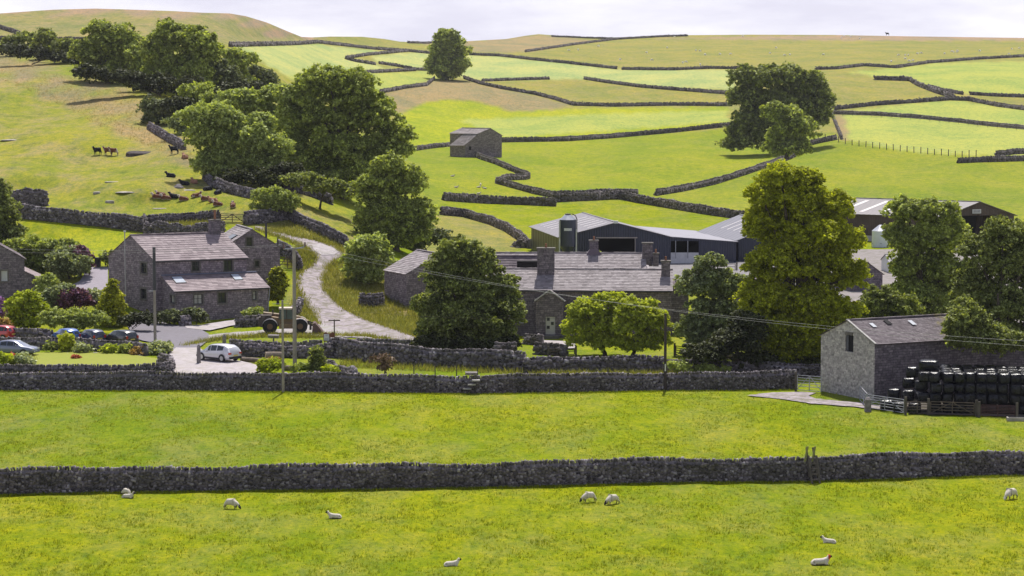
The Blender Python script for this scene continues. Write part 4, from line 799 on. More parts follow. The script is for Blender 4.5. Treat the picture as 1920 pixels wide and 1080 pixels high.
# main farmhouse with its lean-to
A = (-38.4, 259.0); U = (9.36, 4.77); V = (-5.94, 5.94)
fh, org, ro = gabled('farmhouse', 'two storey stone farmhouse with brown slate roof and lean-to beside the yard', 'farmhouse', A, U, V, -.4, 6.7, 9.2, MAS, SLB,
   ops={'front': [(360, 490, 374, 508, 'dark'), (420, 488, 436, 508, 'dark')], 'left': [(264, 493, 275, 513, 'dark'), (264, 541, 274, 561, 'dark')]}, e=.42, w=.62)
Uh = Vector((U[0], U[1], 0)).normalized(); Vh = Vector((V[0], V[1], 0)).normalized(); Z = Vector((0, 0, 1)); Nf = Vector((Uh.y, -Uh.x, 0))
axh = (Uh, Nf, Z)
cc = Vector((A[0], A[1], 0))+Uh*9.6+Vector((V[0], V[1], 0))*.5
ch = chimney(fh, org, cc, 1.15, .8, 8.4, 10.6, MAS2, axh, pots=0)
MB().tube([(cc.x+.05, cc.y, 10.6), (cc.x+.05, cc.y, 11.75)], .13, 8).build('flue_pipe', plain('rusty flue', (.25, .12, .07), .8), ch, off=org)
# lean-to
m = MB(); a0 = Vector((A[0], A[1], 0))+Uh*.85; Ll, Dl = 10.6, 4.0; zlo, zhi = 3.65, 4.95
p0 = a0+Nf*Dl; fops = [(364, 552, 380, 570, 'pale'), (409, 549, 424, 568, 'dark'), (474, 546, 481, 562, 'pale')]; lops = [(319, 553, 329, 570, 'pale')]
def tops(lst, a, d):
    r = []
    for q in lst:
        u0, z1 = hitp(q[0], q[1], a, d); u1, z0 = hitp(q[2], q[3], a, d); r.append((min(u0, u1), z0, max(u0, u1), z1, q[4]))
    return r
fo = tops(fops, p0, Uh); lo = tops(lops, a0, Nf)
W1 = facade(m, p0, Uh, [(0, -.4), (Ll, -.4), (Ll, zlo), (0, zlo)], fo); W2 = facade(m, a0, Nf, [(0, -.4), (Dl, -.4), (Dl, zlo), (0, zhi)], lo)
facade(m, p0+Uh*Ll, -Nf, [(0, -.4), (Dl, -.4), (Dl, zhi), (0, zlo)]); facade(m, a0+Uh*Ll, -Uh, [(0, -.4), (Ll-9.65, -.4), (Ll-9.65, zhi), (0, zhi)])
m.build('lean_to_wall', MAS, fh, off=org)
for o in fo: window(W1, o, fh, org, o[4])
for o in lo: window(W2, o, fh, org, o[4])
r = MB(); sl = (zhi-zlo)/Dl; q = lambda b, z: Vector((b.x, b.y, z))
E0, E1, R0_, R1_ = q(a0-Uh*.15+Nf*(Dl+.25), zlo-sl*.25+.05), q(a0+Uh*(Ll+.15)+Nf*(Dl+.25), zlo-sl*.25+.05), q(a0-Uh*.15, zhi+.05), q(a0+Uh*(Ll+.15), zhi+.05)
slates(r, E0, E1, R0_, R1_, e=.4, w=.6); lr = r.build('lean_to_roof', SLB, fh, off=org)
MB().box((R0_+R1_)/2+Z*.08+Nf*.08, ((R1_-R0_).length/2, .14, .05), axh).build('lead_flashing', plain('lead', (.16, .17, .24), .5), fh, off=org)
def rooflight(root, E0, E1, R0, R1, u0, v0, u1, v1, name='rooflight', mat=None, lift=.1, off=None, frame=True):
    f = lambda u, v: E0.lerp(E1, u).lerp(R0.lerp(R1, u), v); nn = (E1-E0).cross(R0-E0).normalized(); nn = nn if nn.z > 0 else -nn
    a, b, c, d = f(u0, v0), f(u1, v0), f(u1, v1), f(u0, v1); m = MB()
    if frame:
        ctr = (a+b+c+d)/4; g = [ctr+(p-ctr)*1.12 for p in (a, b, c, d)]
        m.face([p+nn*lift for p in g]); 
        for i in range(4): m.face([g[i]-nn*.02, g[(i+1) % 4]-nn*.02, g[(i+1) % 4]+nn*lift, g[i]+nn*lift])
        fr = m.build(name, FR_D, root, off=off); m2 = MB(); m2.face([p+nn*(lift+.01) for p in (a, b, c, d)]); m2.build('pane', mat or SKYL, fr, off=off)
    else:
        m.face([p+nn*lift for p in (a, b, c, d)]); m.build(name, mat or SKYL, root, off=off)
SKYL = plain('skylight glass', (.55, .6, .68), .12, var=.1, spec=1)
rooflight(fh, E0, E1, R0_, R1_, .09, .5, .19, .86, off=org); rooflight(fh, E0, E1, R0_, R1_, .71, .55, .79, .88, off=org)
MB().tube([tuple(E1+Vector((0, 0, -.05))-Nf*.2), tuple(q(p0+Uh*(Ll-.15)+Nf*.06, .1))], .05, 6).build('drainpipe', PIPE, fh, off=org)
MB().tube([tuple(E0-Z*.05+Nf*.04), tuple(E1-Z*.05+Nf*.04)], .07, 6).build('gutter', FR_D, fh, off=org)
g0 = Vector((A[0], A[1], 6.55))+Nf*.27; MB().tube([tuple(g0-Uh*.1), tuple(g0+Uh*10.6)], .07, 6).build('gutter', FR_D, fh, off=org)
# wing behind
wA = (-32.6, 273.2); wU = (6.2, 1.2); wV = (-2.6, 8.0)
wg, worg, wr = gabled('farmhouse_wing', 'stone cottage wing with its gable facing the lane behind the farmhouse', 'cottage', wA, wU, wV, 0.6, 7.1, 9.1, MAS, SLG, ridge='V',
   ops={'front': [(462, 445, 473, 461, 'dark'), (478, 489, 486, 500, 'dark')]}, e=.36, w=.5)
c = Vector((wA[0]+4.6, wA[1]+1.6, 0)); MB().tube([(c.x, c.y, 8.0), (c.x, c.y, 9.9), (c.x, c.y, 9.95), (c.x, c.y, 10.1)], [.12, .12, .17, .17], 8).build('flue_pipe', FR_D, wg, off=worg)
MB().tube([(c.x+1.4, c.y-.8, 7.1), (c.x+1.4, c.y-.8, 8.2)], .07, 8).build('vent_pipe', FR_D, wg, off=worg)
rE0, rE1 = Vector((wA[0]+wV[0]-.2, wA[1]+wV[1], 7.1)), Vector((wA[0]-.2, wA[1], 7.1)); rR0 = Vector((wA[0]+wV[0]+3.1, wA[1]+wV[1]+.6, 9.1)); rR1 = Vector((wA[0]+3.1, wA[1]+.6, 9.1))
rooflight(wg, rE0, rE1, rR0, rR1, .55, .35, .8, .6, off=worg, mat=GLASS)
# left edge cottage
lS = 17.1; tX = FPX/lS
def WX(x, s): return (x-CX)/s
lA = (WX(-78, lS), tX); lU = (120/lS, .4); lV = (-2.6, 9)
lc, lorg, _ = gabled('cottage', 'dark stone cottage gable at the left edge with a white window', 'cottage', lA, lU, lV, .2, 6.4, 8.4, MAS2, SLD, ridge='V', ops={'front': [(2, 508, 14, 527, 'panel')]})
m = MB(); b0 = Vector((lA[0]+lU[0], lA[1]+lU[1], 0)); b1 = b0+Vector((1.85, .1, 0)); fo = tops([(62, 537, 68, 546, 'panel')], b0, b1-b0)
Wl = facade(m, b0, b1-b0, [(0, .2), (1.85, .2), (1.85, 4.15), (0, 5.0)], fo); facade(m, b1, (-1.6, 7, 0), [(0, .2), (7, .2), (7, 4.15), (0, 4.15)])
m.build('lean_to_wall', MAS2, lc, off=lorg); window(Wl, fo[0], lc, lorg, 'panel', surround=False)
r = MB(); slates(r, (b1.x+.15, b1.y-.2, 4.1), (b1.x-1.45, b1.y+7, 4.1), (b0.x, b0.y-.2, 5.05), (b0.x-1.6, b0.y+7, 5.05)); r.build('lean_to_roof', SLB, lc, off=lorg)
# small barn beside the lane
bA = (WX(761, 16.8), FPX/16.8); 
sb, sorg, _ = gabled('small_barn', 'small stone barn with pale slate roof half hidden by the dark sycamore', 'barn', bA, (7.4, 3.4), (-2.75, 5.8), 0, 4.35, 6.5, MAS, SLG, ridge='V', over=.15)
MB().box((bA[0]-1.6, bA[1]+1.0, 2.4), (.5, .6, 1.6), jit=.2)
# long farmhouse
gA = (WX(862, 18.5), 245.6); gU = (21.5, -1.3); gV = (.45, 7.2)
lf, forg, _ = gabled('long_farmhouse', 'long low stone farmhouse with grey slate roof and gabled porch', 'farmhouse', gA, gU, gV, -.4, 4.75, 6.55, MAS2, SLG, ops={'front': [(974, 597, 982, 606, 'white'), (1110, 575, 1122, 592, 'white'), (1180, 575, 1192, 592, 'white')]}, e=.3, w=.42, sag=.0)
gUh = Vector((*gU, 0)).normalized(); gN = Vector((gUh.y, -gUh.x, 0)); gax = (gUh, -gN, Z)
def onf(x): return Vector((*gA, 0))+gUh*hitp(x, 560, (*gA, 0), gU)[0]
c1 = onf(1021)+Vector((*gV, 0))*.40; chimney(lf, forg, c1, 1.75, .95, 5.4, 8.75, MAS2, gax, pots=1)
c2 = onf(1248)+Vector((*gV, 0))*.36; chimney(lf, forg, c2, .9, .8, 5.2, 7.5, MAS2, gax, pots=1)
pc = onf(1032); m = MB(); pw, pd = 2.75, 1.7; pa = pc-gUh*(pw/2)+gN*pd
do = tops([(1023, 594, 1041, 630, 'door')], pa, gUh)[0]; do = (do[0], .35, do[2], do[3], 'door')
Wp = facade(m, pa, gUh, [(0, -.3), (pw, -.3), (pw, 3.75), (pw/2, 4.7), (0, 3.75)], [do]); facade(m, pa-gN*pd, gN, [(0, -.3), (pd, -.3), (pd, 3.75), (0, 3.75)]); facade(m, pa+gUh*pw, -gN, [(0, -.3), (pd, -.3), (pd, 3.75), (0, 3.75)])
m.build('porch_wall', MAS2, lf, off=forg)
r = MB(); mid = pa+gUh*(pw/2)
for sgn in (0, 1):
    e0 = pa+gUh*(pw*sgn+(.15 if sgn else -.15)); slates(r, q(e0+gN*.15, 3.68), q(e0-gN*(pd+1.5), 3.68), q(mid+gN*.15, 4.78), q(mid-gN*(pd+1.5), 4.78), e=.3, w=.4)
r.build('porch_roof', SLG, lf, off=forg)
m = MB()
for sgn in (0, 1): e0 = pa+gUh*(pw*sgn+(.15 if sgn else -.15)); d0 = (q(mid, 4.82)-q(e0, 3.72)); m.box((q(mid, 4.86)+q(e0, 3.76))/2+gN*.16, (d0.length/2, .08, .06), (d0.normalized(), gN, d0.normalized().cross(gN)))
m.build('coping', plain('pale coping stone', (.4, .38, .37), .9), lf, off=forg)
m = MB(); m.box(Wp((do[0]+do[2])/2, (do[1]+do[3])/2, .12), ((do[2]-do[0])/2, .03, (do[3]-do[1])/2), gax); dr = m.build('door', plain('cream door paint', (.5, .48, .44), .5), lf, off=forg)
m = MB(); dw, dh = do[2]-do[0], do[3]-do[1]
for a, b in ((.28, .86), (.70, .62), (.28, .40)): m.box(Wp(do[0]+dw*a, do[1]+dh*b, .07), (.14, .03, .16), gax)
m.build('door_pane', GLASS, dr, off=forg)
MB().box(q((pa+gUh*(pw/2)+gN*.6), .1), (1.0, .5, .22), gax, jit=.02).build('doorstep', STONE_SURR, lf, off=forg)
g0 = q(Vector((*gA, 0))+gN*.27, 4.6); MB().tube([tuple(g0), tuple(g0+gUh*21.5)], .07, 6).build('gutter', FR_D, lf, off=forg)
# the farmhouse behind it
rb, rorg, _ = gabled('rear_farmhouse', 'slate roofed farmhouse range hidden behind the long farmhouse', 'farmhouse', (WX(925, 17.1), 263.5), (16.6, -.6), (.3, 6.4), 0.2, 5.1, 6.95, MAS2, SLG, e=.3, w=.42, sag=0)
chimney(rb, rorg, Vector((WX(1113, 16.9), 266.5, 0)), .95, .8, 6.2, 8.3, MAS2, (Vector((1, 0, 0)), Vector((0, 1, 0)), Z), pots=1)
m = MB(); cx = WX(1113, 16.9); m.v += [(cx-1.3, 265.6, 6.1), (cx+1.3, 265.6, 6.1), (cx+1.3, 267.4, 6.1), (cx-1.3, 267.4, 6.1), (cx-.45, 266.1, 7.4), (cx+.45, 266.1, 7.4), (cx+.45, 266.9, 7.4), (cx-.45, 266.9, 7.4)]
for f_ in ((0, 1, 5, 4), (1, 2, 6, 5), (2, 3, 7, 6), (3, 0, 4, 7)): m.f.append(f_); m.uv.append(None)
m.build('chimney_shoulder', SLD, rb, off=rorg)
chimney(rb, rorg, Vector((WX(1212, 16.9), 265.5, 0)), 1.1, .9, 5.6, 8.1, MAS2, (Vector((1, 0, 0)), Vector((0, 1, 0)), Z), pots=0)
chimney(rb, rorg, Vector((WX(1227, 16.9), 264.9, 0)), .6, .6, 5.6, 7.0, MAS2, (Vector((1, 0, 0)), Vector((0, 1, 0)), Z), pots=1)
gabled('outhouse', 'low stone outhouse with a shallow slate gable between the chimneys', 'outhouse', (WX(1192, 17.8), 255.5), (2.9, -.1), (.1, 4.5), .3, 5.2, 6.0, MAS2, SLG, ridge='V', e=.3, w=.4)
dk, dorg, _ = gabled('slate_barn', 'barn with dark purple slates and an open loft beside the twin chimney', 'barn', (WX(905, 17.0), 259.0), (6.9, -.2), (.2, 4.2), .3, 5.0, 7.0, MAS2, SLD, e=.34, w=.5, sag=0)
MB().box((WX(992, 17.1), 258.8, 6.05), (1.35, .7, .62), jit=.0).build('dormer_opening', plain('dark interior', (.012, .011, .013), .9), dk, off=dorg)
# end wall with chimney right of the long farmhouse
m = MB(); gabled('stone_outbuilding', 'narrow stone outbuilding against the right end of the long farmhouse', 'outbuilding', (WX(1253, 18.4), 247.0), (2.2, 0), (.1, 5), -.3, 4.4, 5.2, MAS2, SLD, ridge='V')
# near stone barn
nA = (29.4, 194.8); nU = (10.2, 5.34); nV = (-3.5, 6.7)
nb, norg, nr_ = gabled('stone_barn', 'stone barn with a pale rubble gable and mossy slate roof beside the black bales', 'barn', nA, nU, nV, -.4, 4.7, 6.25, MAS2, SLM, gmat=MASL, ops={'left': [(1585, 627, 1600, 661, 'void')]}, e=.21, w=.27, over=.22)
nUh = Vector((*nU, 0)).normalized(); nVh = Vector((*nV, 0)).normalized(); nN = Vector((nUh.y, -nUh.x, 0))
lop = tops([(1585, 627, 1600, 661, '')], Vector((*nA, 0))+Vector((*nV, 0)), -Vector((*nV, 0)))[0]
m = MB(); Wn = facade(MB(), Vector((*nA, 0))+Vector((*nV, 0)), -Vector((*nV, 0)), [(0, 0), (1, 0), (1, 1)]); dd = (-nVh, nVh.cross(Z), Z)
m.box(Wn(lop[0]+.16, (lop[1]+lop[3])/2, .12), (.16, .03, (lop[3]-lop[1])/2-.05), dd); m.build('shutter', plain('grey shutter board', (.09, .09, .11), .8), nb, off=norg)
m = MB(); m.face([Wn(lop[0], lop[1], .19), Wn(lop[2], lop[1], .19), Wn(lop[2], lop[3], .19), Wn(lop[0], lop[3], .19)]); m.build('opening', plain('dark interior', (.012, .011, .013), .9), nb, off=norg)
s = MB(); s.box(Wn((lop[0]+lop[2])/2, lop[3]+.13, -.01), (.5, .06, .13), dd); s.build('lintel', STONE_SURR, nb, off=norg)
sl = (6.25-4.7)/(Vector((*nV, 0)).length*.5); E0n = q(Vector((*nA, 0))-nVh*.22-nUh*.12, 4.7-sl*.22+.04); E1n = E0n+nUh*(Vector((*nU, 0)).length+.24); R0n = q(Vector((*nA, 0))+Vector((*nV, 0))*.5-nUh*.12, 6.29); R1n = R0n+nUh*(Vector((*nU, 0)).length+.24)
SKW = plain('clear roof sheet', (.5, .52, .56), .2, var=.1)
rooflight(nb, E0n, E1n, R0n, R1n, .14, .64, .172, .8, off=norg, mat=SKW, frame=False); rooflight(nb, E0n, E1n, R0n, R1n, .48, .64, .515, .82, off=norg, mat=SKW, frame=False)
rooflight(nb, E0n, E1n, R0n, R1n, .285, .72, .325, .92, off=norg, name='missing_slates', mat=plain('dark interior', (.012, .011, .013), .9), frame=False)
m = MB(); m.box(E0n.lerp(R0n, .5)+Z*.07+nUh*.06, (.09, (R0n-E0n).length/2, .035), (nUh, (R0n-E0n).normalized(), nUh.cross((R0n-E0n).normalized()))); m.build('verge_coping', plain('pale coping stone', (.4, .38, .37), .9), nb, off=norg)
# yard wall right of it
m = MB(); ya = Vector((*nA, 0))+Vector((*nU, 0)); yb = ya+Vector((26, -6.5, 0)); yd = (yb-ya); facade(m, ya, yd, [(0, -.3), (yd.length, -.3), (yd.length, 3.7), (0, 4.0)]); o2 = ya+Vector((0, .5, 0)); facade(m, yb+Vector((0, .5, 0)), -yd, [(0, -.3), (yd.length, -.3), (yd.length, 4.0), (0, 3.7)])
m.face([q(ya, 4.0), q(yb, 3.7), q(yb+Vector((0, .5, 0)), 3.7), q(o2, 4.0)], [(0, 0), (20, 0), (20, .5), (0, .5)]); m.face([q(ya, -.3), q(ya, 4.0), q(o2, 4.0), q(o2, -.3)])
yw = m.build('yard_wall', MAS2, off=tuple(ya)); yw.location = ya; tag(yw, 'tall dark stone yard wall behind the black bales', 'wall', kind='thing')
# field barn on the hill
fs = 7.62; fA = Vector((WX(896, fs), FPX/fs, 0)); zb = float(P(900, 286)[2])
fb, fborg, _ = gabled('field_barn', 'lone stone field barn on the hillside with a lower lean-to on its left', 'barn', fA, (5.9, .5), (-7.0, 6.0), zb-.8, zb+5.3, zb+6.6, MAS, SLG, ridge='V', apex=.52, zeb=zb+4.9, e=.45, w=.7)
m = MB(); f0 = fA-Vector((3.1, .3, 0)); zz = zb-.8; vv = Vector((-3.6, 3.1, 0))
facade(m, f0, fA-f0, [(0, zz), (3.11, zz), (3.11, zb+5.1), (0, zb+2.6)], [(.9, zb+1.3, 1.5, zb+2.2, 'x')]); facade(m, f0+vv, -vv, [(0, zz), (vv.length, zz), (vv.length, zb+2.6), (0, zb+2.6)]); facade(m, fA+vv, f0-fA, [(0, zz), (3.11, zz), (3.11, zb+2.6), (0, zb+5.1)])
m.build('lean_to_wall', MAS, fb, off=fborg); m = MB(); h_ = f0+(fA-f0)*.39; m.box((h_.x, h_.y+.3, zb+1.75), (.4, .05, .5)); m.build('opening', plain('dark interior', (.012, .011, .013), .9), fb, off=fborg)
r = MB(); dl = Vector((-.35, -.05, -.25)); fr = Vector((.1, -.12, .06)); slates(r, q(f0+vv, zb+2.6)+dl, q(f0, zb+2.6)+dl+fr, q(fA+vv, zb+5.15), q(fA, zb+5.15)+fr, e=.45, w=.7); r.build('lean_to_roof', SLG, fb, off=fborg)
# blue barn
BLU = m_sheet('blue box profile sheet', (.022, .026, .06), (1, 0, 0), .33, .45, .1, .5); GRN = m_sheet('dark green sheet', (.03, .038, .035), (0, 1, 0), .33, .5, .1, .5)
FCR = m_sheet('fibre cement roof', (.20, .185, .215), (.98, .15, 0), .3, .7, 0, .35, .1); RLT = plain('translucent roof sheet', (.5, .47, .48), .4, var=.05)
def flat(mb):
    def f(E0, E1, R0, R1):
        nn = (E1-E0).cross(R0-E0).normalized(); nn = nn if nn.z > 0 else -nn
        a = [E0, E1, R1, R0]; mb.face([p+nn*.03 for p in a]); mb.face([p-nn*.05 for p in a][::-1])
        for i in range(4): mb.face([a[i]-nn*.05, a[(i+1) % 4]-nn*.05, a[(i+1) % 4]+nn*.03, a[i]+nn*.03])
    return f
def gbarn(name, label, A, U, V, zb, ze, zr, wm, rm, lights, ops={}, zeb=None, apex=.5, ridge='V'):
    r = MB(); root, org, ro = gabled(name, label, 'barn', A, U, V, zb, ze, zr, wm, rm, ridge=ridge, ops=ops, rf=flat(r), zeb=zeb, apex=apex, over=.35, verge=.3)
    r.build('roof', rm, root, off=org); ro.name = 'ridge_capping'
    A, U, V = Vector((*A, 0)), Vector((*U, 0)), Vector((*V, 0)); ze2 = zeb or ze
    EL = (q(A+V, ze+.04), q(A, ze+.04), q(A+V+U*apex, zr+.04), q(A+U*apex, zr+.04)); ER = (q(A+U, ze2+.04), q(A+U+V, ze2+.04), q(A+U*apex, zr+.04), q(A+V+U*apex, zr+.04))
    for sd_, u0, v0, u1, v1 in lights: rooflight(root, *(EL if sd_ == 'L' else ER), u0, v0, u1, v1, mat=RLT, lift=.05, off=org, frame=False)
    return root, org
bs = 13.8; BA = (WX(1050, bs), FPX/bs); BU = (15.1, 0); BV = (-3.7, 24)
bl = [('L', u, .12, u+.022, .42) for u in (.1, .22, .34, .46)]+[('L', u, .55, u+.022, .9) for u in (.3, .42, .54, .66, .78, .9)]
bb, borg = gbarn('blue_barn', 'wide dark blue steel barn with a low grey roof and open doorway', BA, BU, BV, 1.0, 4.7, 6.65, BLU, FCR, bl, ops={'front': [(1122, 447, 1190, 482, 'void')]})
op = tops([(1122, 447, 1190, 482, '')], (*BA, 0), BU)[0]; Y0 = BA[1]; X0 = BA[0]
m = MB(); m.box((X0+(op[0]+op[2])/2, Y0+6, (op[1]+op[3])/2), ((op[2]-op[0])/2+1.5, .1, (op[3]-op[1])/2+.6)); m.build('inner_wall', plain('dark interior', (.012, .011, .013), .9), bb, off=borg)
m = MB(); m.box((X0+(op[0]+op[2])/2, Y0+.1, op[1]+.22), ((op[2]-op[0])/2, .05, .28)); m.build('pale_panel', plain('pale sheeting', (.55, .54, .58), .6), bb, off=borg)
m = MB(); m.box((X0+(op[0]+op[2])/2, Y0-.06, op[3]+.1), ((op[2]-op[0])/2+.35, .05, .08)); m.box((X0+op[2]+.06, Y0-.06, (op[1]+op[3])/2), (.05, .05, (op[3]-op[1])/2)); m.build('door_rail', plain('rail steel', (.3, .26, .25), .6), bb, off=borg)
MB().box((X0+7.6, Y0-.25, 6.75), (.3, .2, .18)).build('floodlight', FR_W, bb, off=borg)
for ex, lab_, zl, zr2, wd in ((15.1, '', 0, 0, 0),):
    # lower lean-to range of the same barn
    e0 = Vector((X0+15.1, Y0, 0)); e1 = e0+Vector((8.9, 0, 0)); VV = Vector((*BV, 0)); m = MB(); fo = tops([(1256, 452, 1310, 497, '')], e0, e1-e0)
    facade(m, e0, e1-e0, [(0, 1), (8.9, 1), (8.9, 4.1), (0, 4.7)], fo); facade(m, e1, VV, [(0, 1), (VV.length, 1), (VV.length, 4.1), (0, 4.1)]); m.build('lean_to_wall', BLU, bb, off=borg)
    r = MB(); flat(r)(q(e1+Vector((.3, -.3, 0)), 4.06), q(e1+VV, 4.06), q(e0-Vector((0, .3, 0)), 4.76), q(e0+VV, 4.76)); r.build('lean_to_roof', m_sheet('pale steel roof', (.23, .22, .26), (.98, .15, 0), .3, .5, .1, .3, .06), bb, off=borg)
    o = fo[0]; m = MB(); m.box((e0.x+(o[0]+o[2])/2, Y0+.15, o[1]+.85), ((o[2]-o[0])/2, .06, .85)); m.build('pale_gate_panel', plain('pale sheeting', (.55, .54, .58), .6), bb, off=borg)
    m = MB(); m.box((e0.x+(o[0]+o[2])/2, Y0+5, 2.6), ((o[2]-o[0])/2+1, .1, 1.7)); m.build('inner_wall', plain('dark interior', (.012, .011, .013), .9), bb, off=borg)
    m = MB()
    for k_ in (.2, .62): m.box((e0.x+o[0]+(o[2]-o[0])*k_, Y0-.05, 3.0), (.05, .05, 1.2))
    m.build('post', PIPE, bb, off=borg)
cA = (X0+24.4, Y0+1.5); gbarn('steel_barn', 'grey roofed steel barn with white rooflights behind the blue barn', cA, (12, 0), (-4, 18), 1.0, 4.2, 6.6, BLU, m_sheet('grey steel roof', (.17, .165, .2), (.98, .15, 0), .3, .5, .1, .3, .06), [('L', u, .3, u+.03, .9) for u in (.25, .4, .55, .7, .85)])
# blue silo
ss = 14.0; sx, sy = WX(1065, ss), FPX/ss; sil = empty('feed_silo', (sx, sy, 1.2), 0, 'tall dark blue feed silo on legs in front of the blue barn', 'silo')
m = MB(); rr = 1.12; m.tube([(0, 0, 2.6), (0, 0, 5.2), (0, 0, 6.15)], [rr, rr, rr], 20); m.build('tank', plain('blue silo paint', (.02, .026, .06), .35, var=.1, spec=.5), sil, smooth=False)
MB().tube([(0, 0, 1.1), (0, 0, 2.6)], [.25, rr], 20).build('hopper', plain('blue silo paint', (.02, .026, .06), .35), sil)
MB().tube([(0, 0, 6.15), (0, 0, 6.8)], [rr, .45], 12).build('cone_top', plain('galvanised steel', (.55, .56, .6), .3, .6), sil)
MB().tube([(0, 0, 6.8), (0, 0, 6.95)], .4, 12).build('lid', FR_D, sil)
GAL = plain('galvanised post', (.42, .43, .47), .45, .3)
for sgx in (-1, 1):
    for sgy in (-1, 1): MB().box((sgx*1.12, sgy*.6, 2.9 if sgx < 0 else 2.4), (.08, .06, 3.1 if sgx < 0 else 2.5)).build('leg', GAL, sil)
m = MB()
for a, b in (((-1.1, -.66, .3), (1.1, -.66, 1.9)), ((1.1, -.66, .3), (-1.1, -.66, 1.9))): m.tube([a, b], .05, 6)
m.box((0, -.66, .25), (1.1, .04, .07)); m.build('brace', GAL, sil)
m = MB(); m.tube([(1.2, -.2, .6), (1.2, -.2, 6.2), (1.0, -.2, 6.7), (.5, -.1, 6.95)], .07, 6); m.build('filler_pipe', FR_D, sil)
m = MB(); n_ = 6
for i in range(n_):
    a0_, a1_ = R(-118+i*9), R(-118+(i+1)*9); m.face([(math.cos(a0_)*(rr+.02), math.sin(a0_)*(rr+.02), 4.7), (math.cos(a1_)*(rr+.02), math.sin(a1_)*(rr+.02), 4.7), (math.cos(a1_)*(rr+.02), math.sin(a1_)*(rr+.02), 5.05), (math.cos(a0_)*(rr+.02), math.sin(a0_)*(rr+.02), 5.05)])
m.build('name_plate', plain('pale plate', (.5, .5, .58), .5, var=.25, scale=6), sil)
# brown barn on the right
BRW = m_sheet('brown timber boarding', (.085, .058, .055), (1, 0, 0), .25, .85, 0, .5, .3)
wA_ = (64.9, 364.0); wU_ = (11.6, 4.0); wV_ = (-20.4, 13.5)
bl = [('L', u, .1, u+.03, .85) for u in (.13, .27, .41, .55, .69, .83)]
wb, wborg = gbarn('brown_barn', 'long brown boarded barn with grey roof behind the right hand trees', wA_, wU_, wV_, .4, 5.5, 7.6, BRW, m_sheet('grey fibre roof', (.16, .14, .16), (.8, .6, 0), .3, .6, 0, .3, .08), bl, ops={'front': [(1785, 405, 1890, 470, 'void')]})
op = tops([(1785, 405, 1890, 470, '')], (*wA_, 0), wU_)[0]; wUh = Vector((*wU_, 0)).normalized(); wIn = Vector((-wUh.y, wUh.x, 0)); pc_ = Vector((*wA_, 0))+wUh*((op[0]+op[2])/2)+wIn*5
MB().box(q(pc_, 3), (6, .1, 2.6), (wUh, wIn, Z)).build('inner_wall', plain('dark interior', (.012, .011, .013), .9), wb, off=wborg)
u0, z1 = hitp(1823, 392.5, (*wA_, 0), wU_); u1, z0 = hitp(1839, 400, (*wA_, 0), wU_); pc_ = Vector((*wA_, 0))+wUh*((u0+u1)/2)-wIn*.06
sgn_ = MB().box(q(pc_, (z0+z1)/2), ((u1-u0)/2, .03, (z1-z0)/2), (wUh, wIn, Z)).build('sign_board', plain('faded white board', (.55, .53, .58), .6, var=.1), wb, off=wborg)
m = MB()
for k_ in (.3, -.3):
    for j in range(7): m.box(q(pc_-wIn*.04+wUh*((j-3)*.17+.02*math.sin(j*5)), (z0+z1)/2+k_*(z1-z0)/2), (.055, .01, .1), (wUh, wIn, Z))
m.build('faded_lettering', plain('grey lettering', (.3, .28, .36), .7), sgn_, off=wborg)
m = MB(); facade(m, Vector((*wA_, 0))+Vector((*wV_, 0))-wIn*.1, -Vector((*wV_, 0)), [(0, .3), (24, .3), (24, 2.2), (0, 2.2)]); m.build('concrete_plinth', plain('pale concrete', (.4, .38, .42), .8), wb, off=wborg)
# white silo and shed between the trees
s2 = empty('meal_silo', (WX(1652, 12.6), FPX/12.6, .4), 0, 'white cylindrical silo with a cone top between the tall trees', 'silo')
WS = plain('white silo paint', (.62, .64, .72), .4, var=.06)
MB().tube([(0, 0, .2), (0, 0, 3.2)], 1.25, 20).build('tank', WS, s2, smooth=False); MB().tube([(0, 0, 3.2), (0, 0, 4.1)], [1.3, .2], 20).build('cone_top', plain('galvanised steel', (.55, .56, .6), .3, .6), s2)
MB().tube([(-1.35, -.3, -.2), (-1.35, -.3, 1.4), (0, -1.35, 1.4)], .05, 6).build('rail', PIPE, s2)
gabled('slate_shed', 'small mossy slate shed glimpsed between the tall trees', 'shed', (WX(1600, 15.8), FPX/15.8), (3.8, 1.2), (-1.5, 5), .3, 2.9, 4.3, MAS2, SLB, ridge='V')
sh = gabled('dutch_shed', 'pale roofed lean shed behind the white silo post', 'shed', (WX(1670, 14.6), FPX/14.6), (5, .4), (-.3, 5), .3, 2.6, 3.4, FR_W, m_sheet('pale steel roof', (.23, .22, .26), (.98, .15, 0), .3, .5, .1, .3, .06), ridge='U', rf=None)
# small low things in the yard behind the roofs
sh2, so2, _ = gabled('white_roofed_store', 'low store with a white sheet roof below the blue silo', 'store', (WX(1066, 15.3), FPX/15.3), (2.6, 0), (.2, 2.5), 1, 3.45, 3.95, FR_W, FR_W, ridge='U', e=.6, w=1.5)
sh3, so3, _ = gabled('yard_building', 'stone yard building in the shade left of the tall yellow-green tree', 'outbuilding', (WX(1385, 17.6), FPX/17.6+4), (5, 0), (.5, 5), -.2, 3.2, 4.6, MAS, SLD, ridge='U')
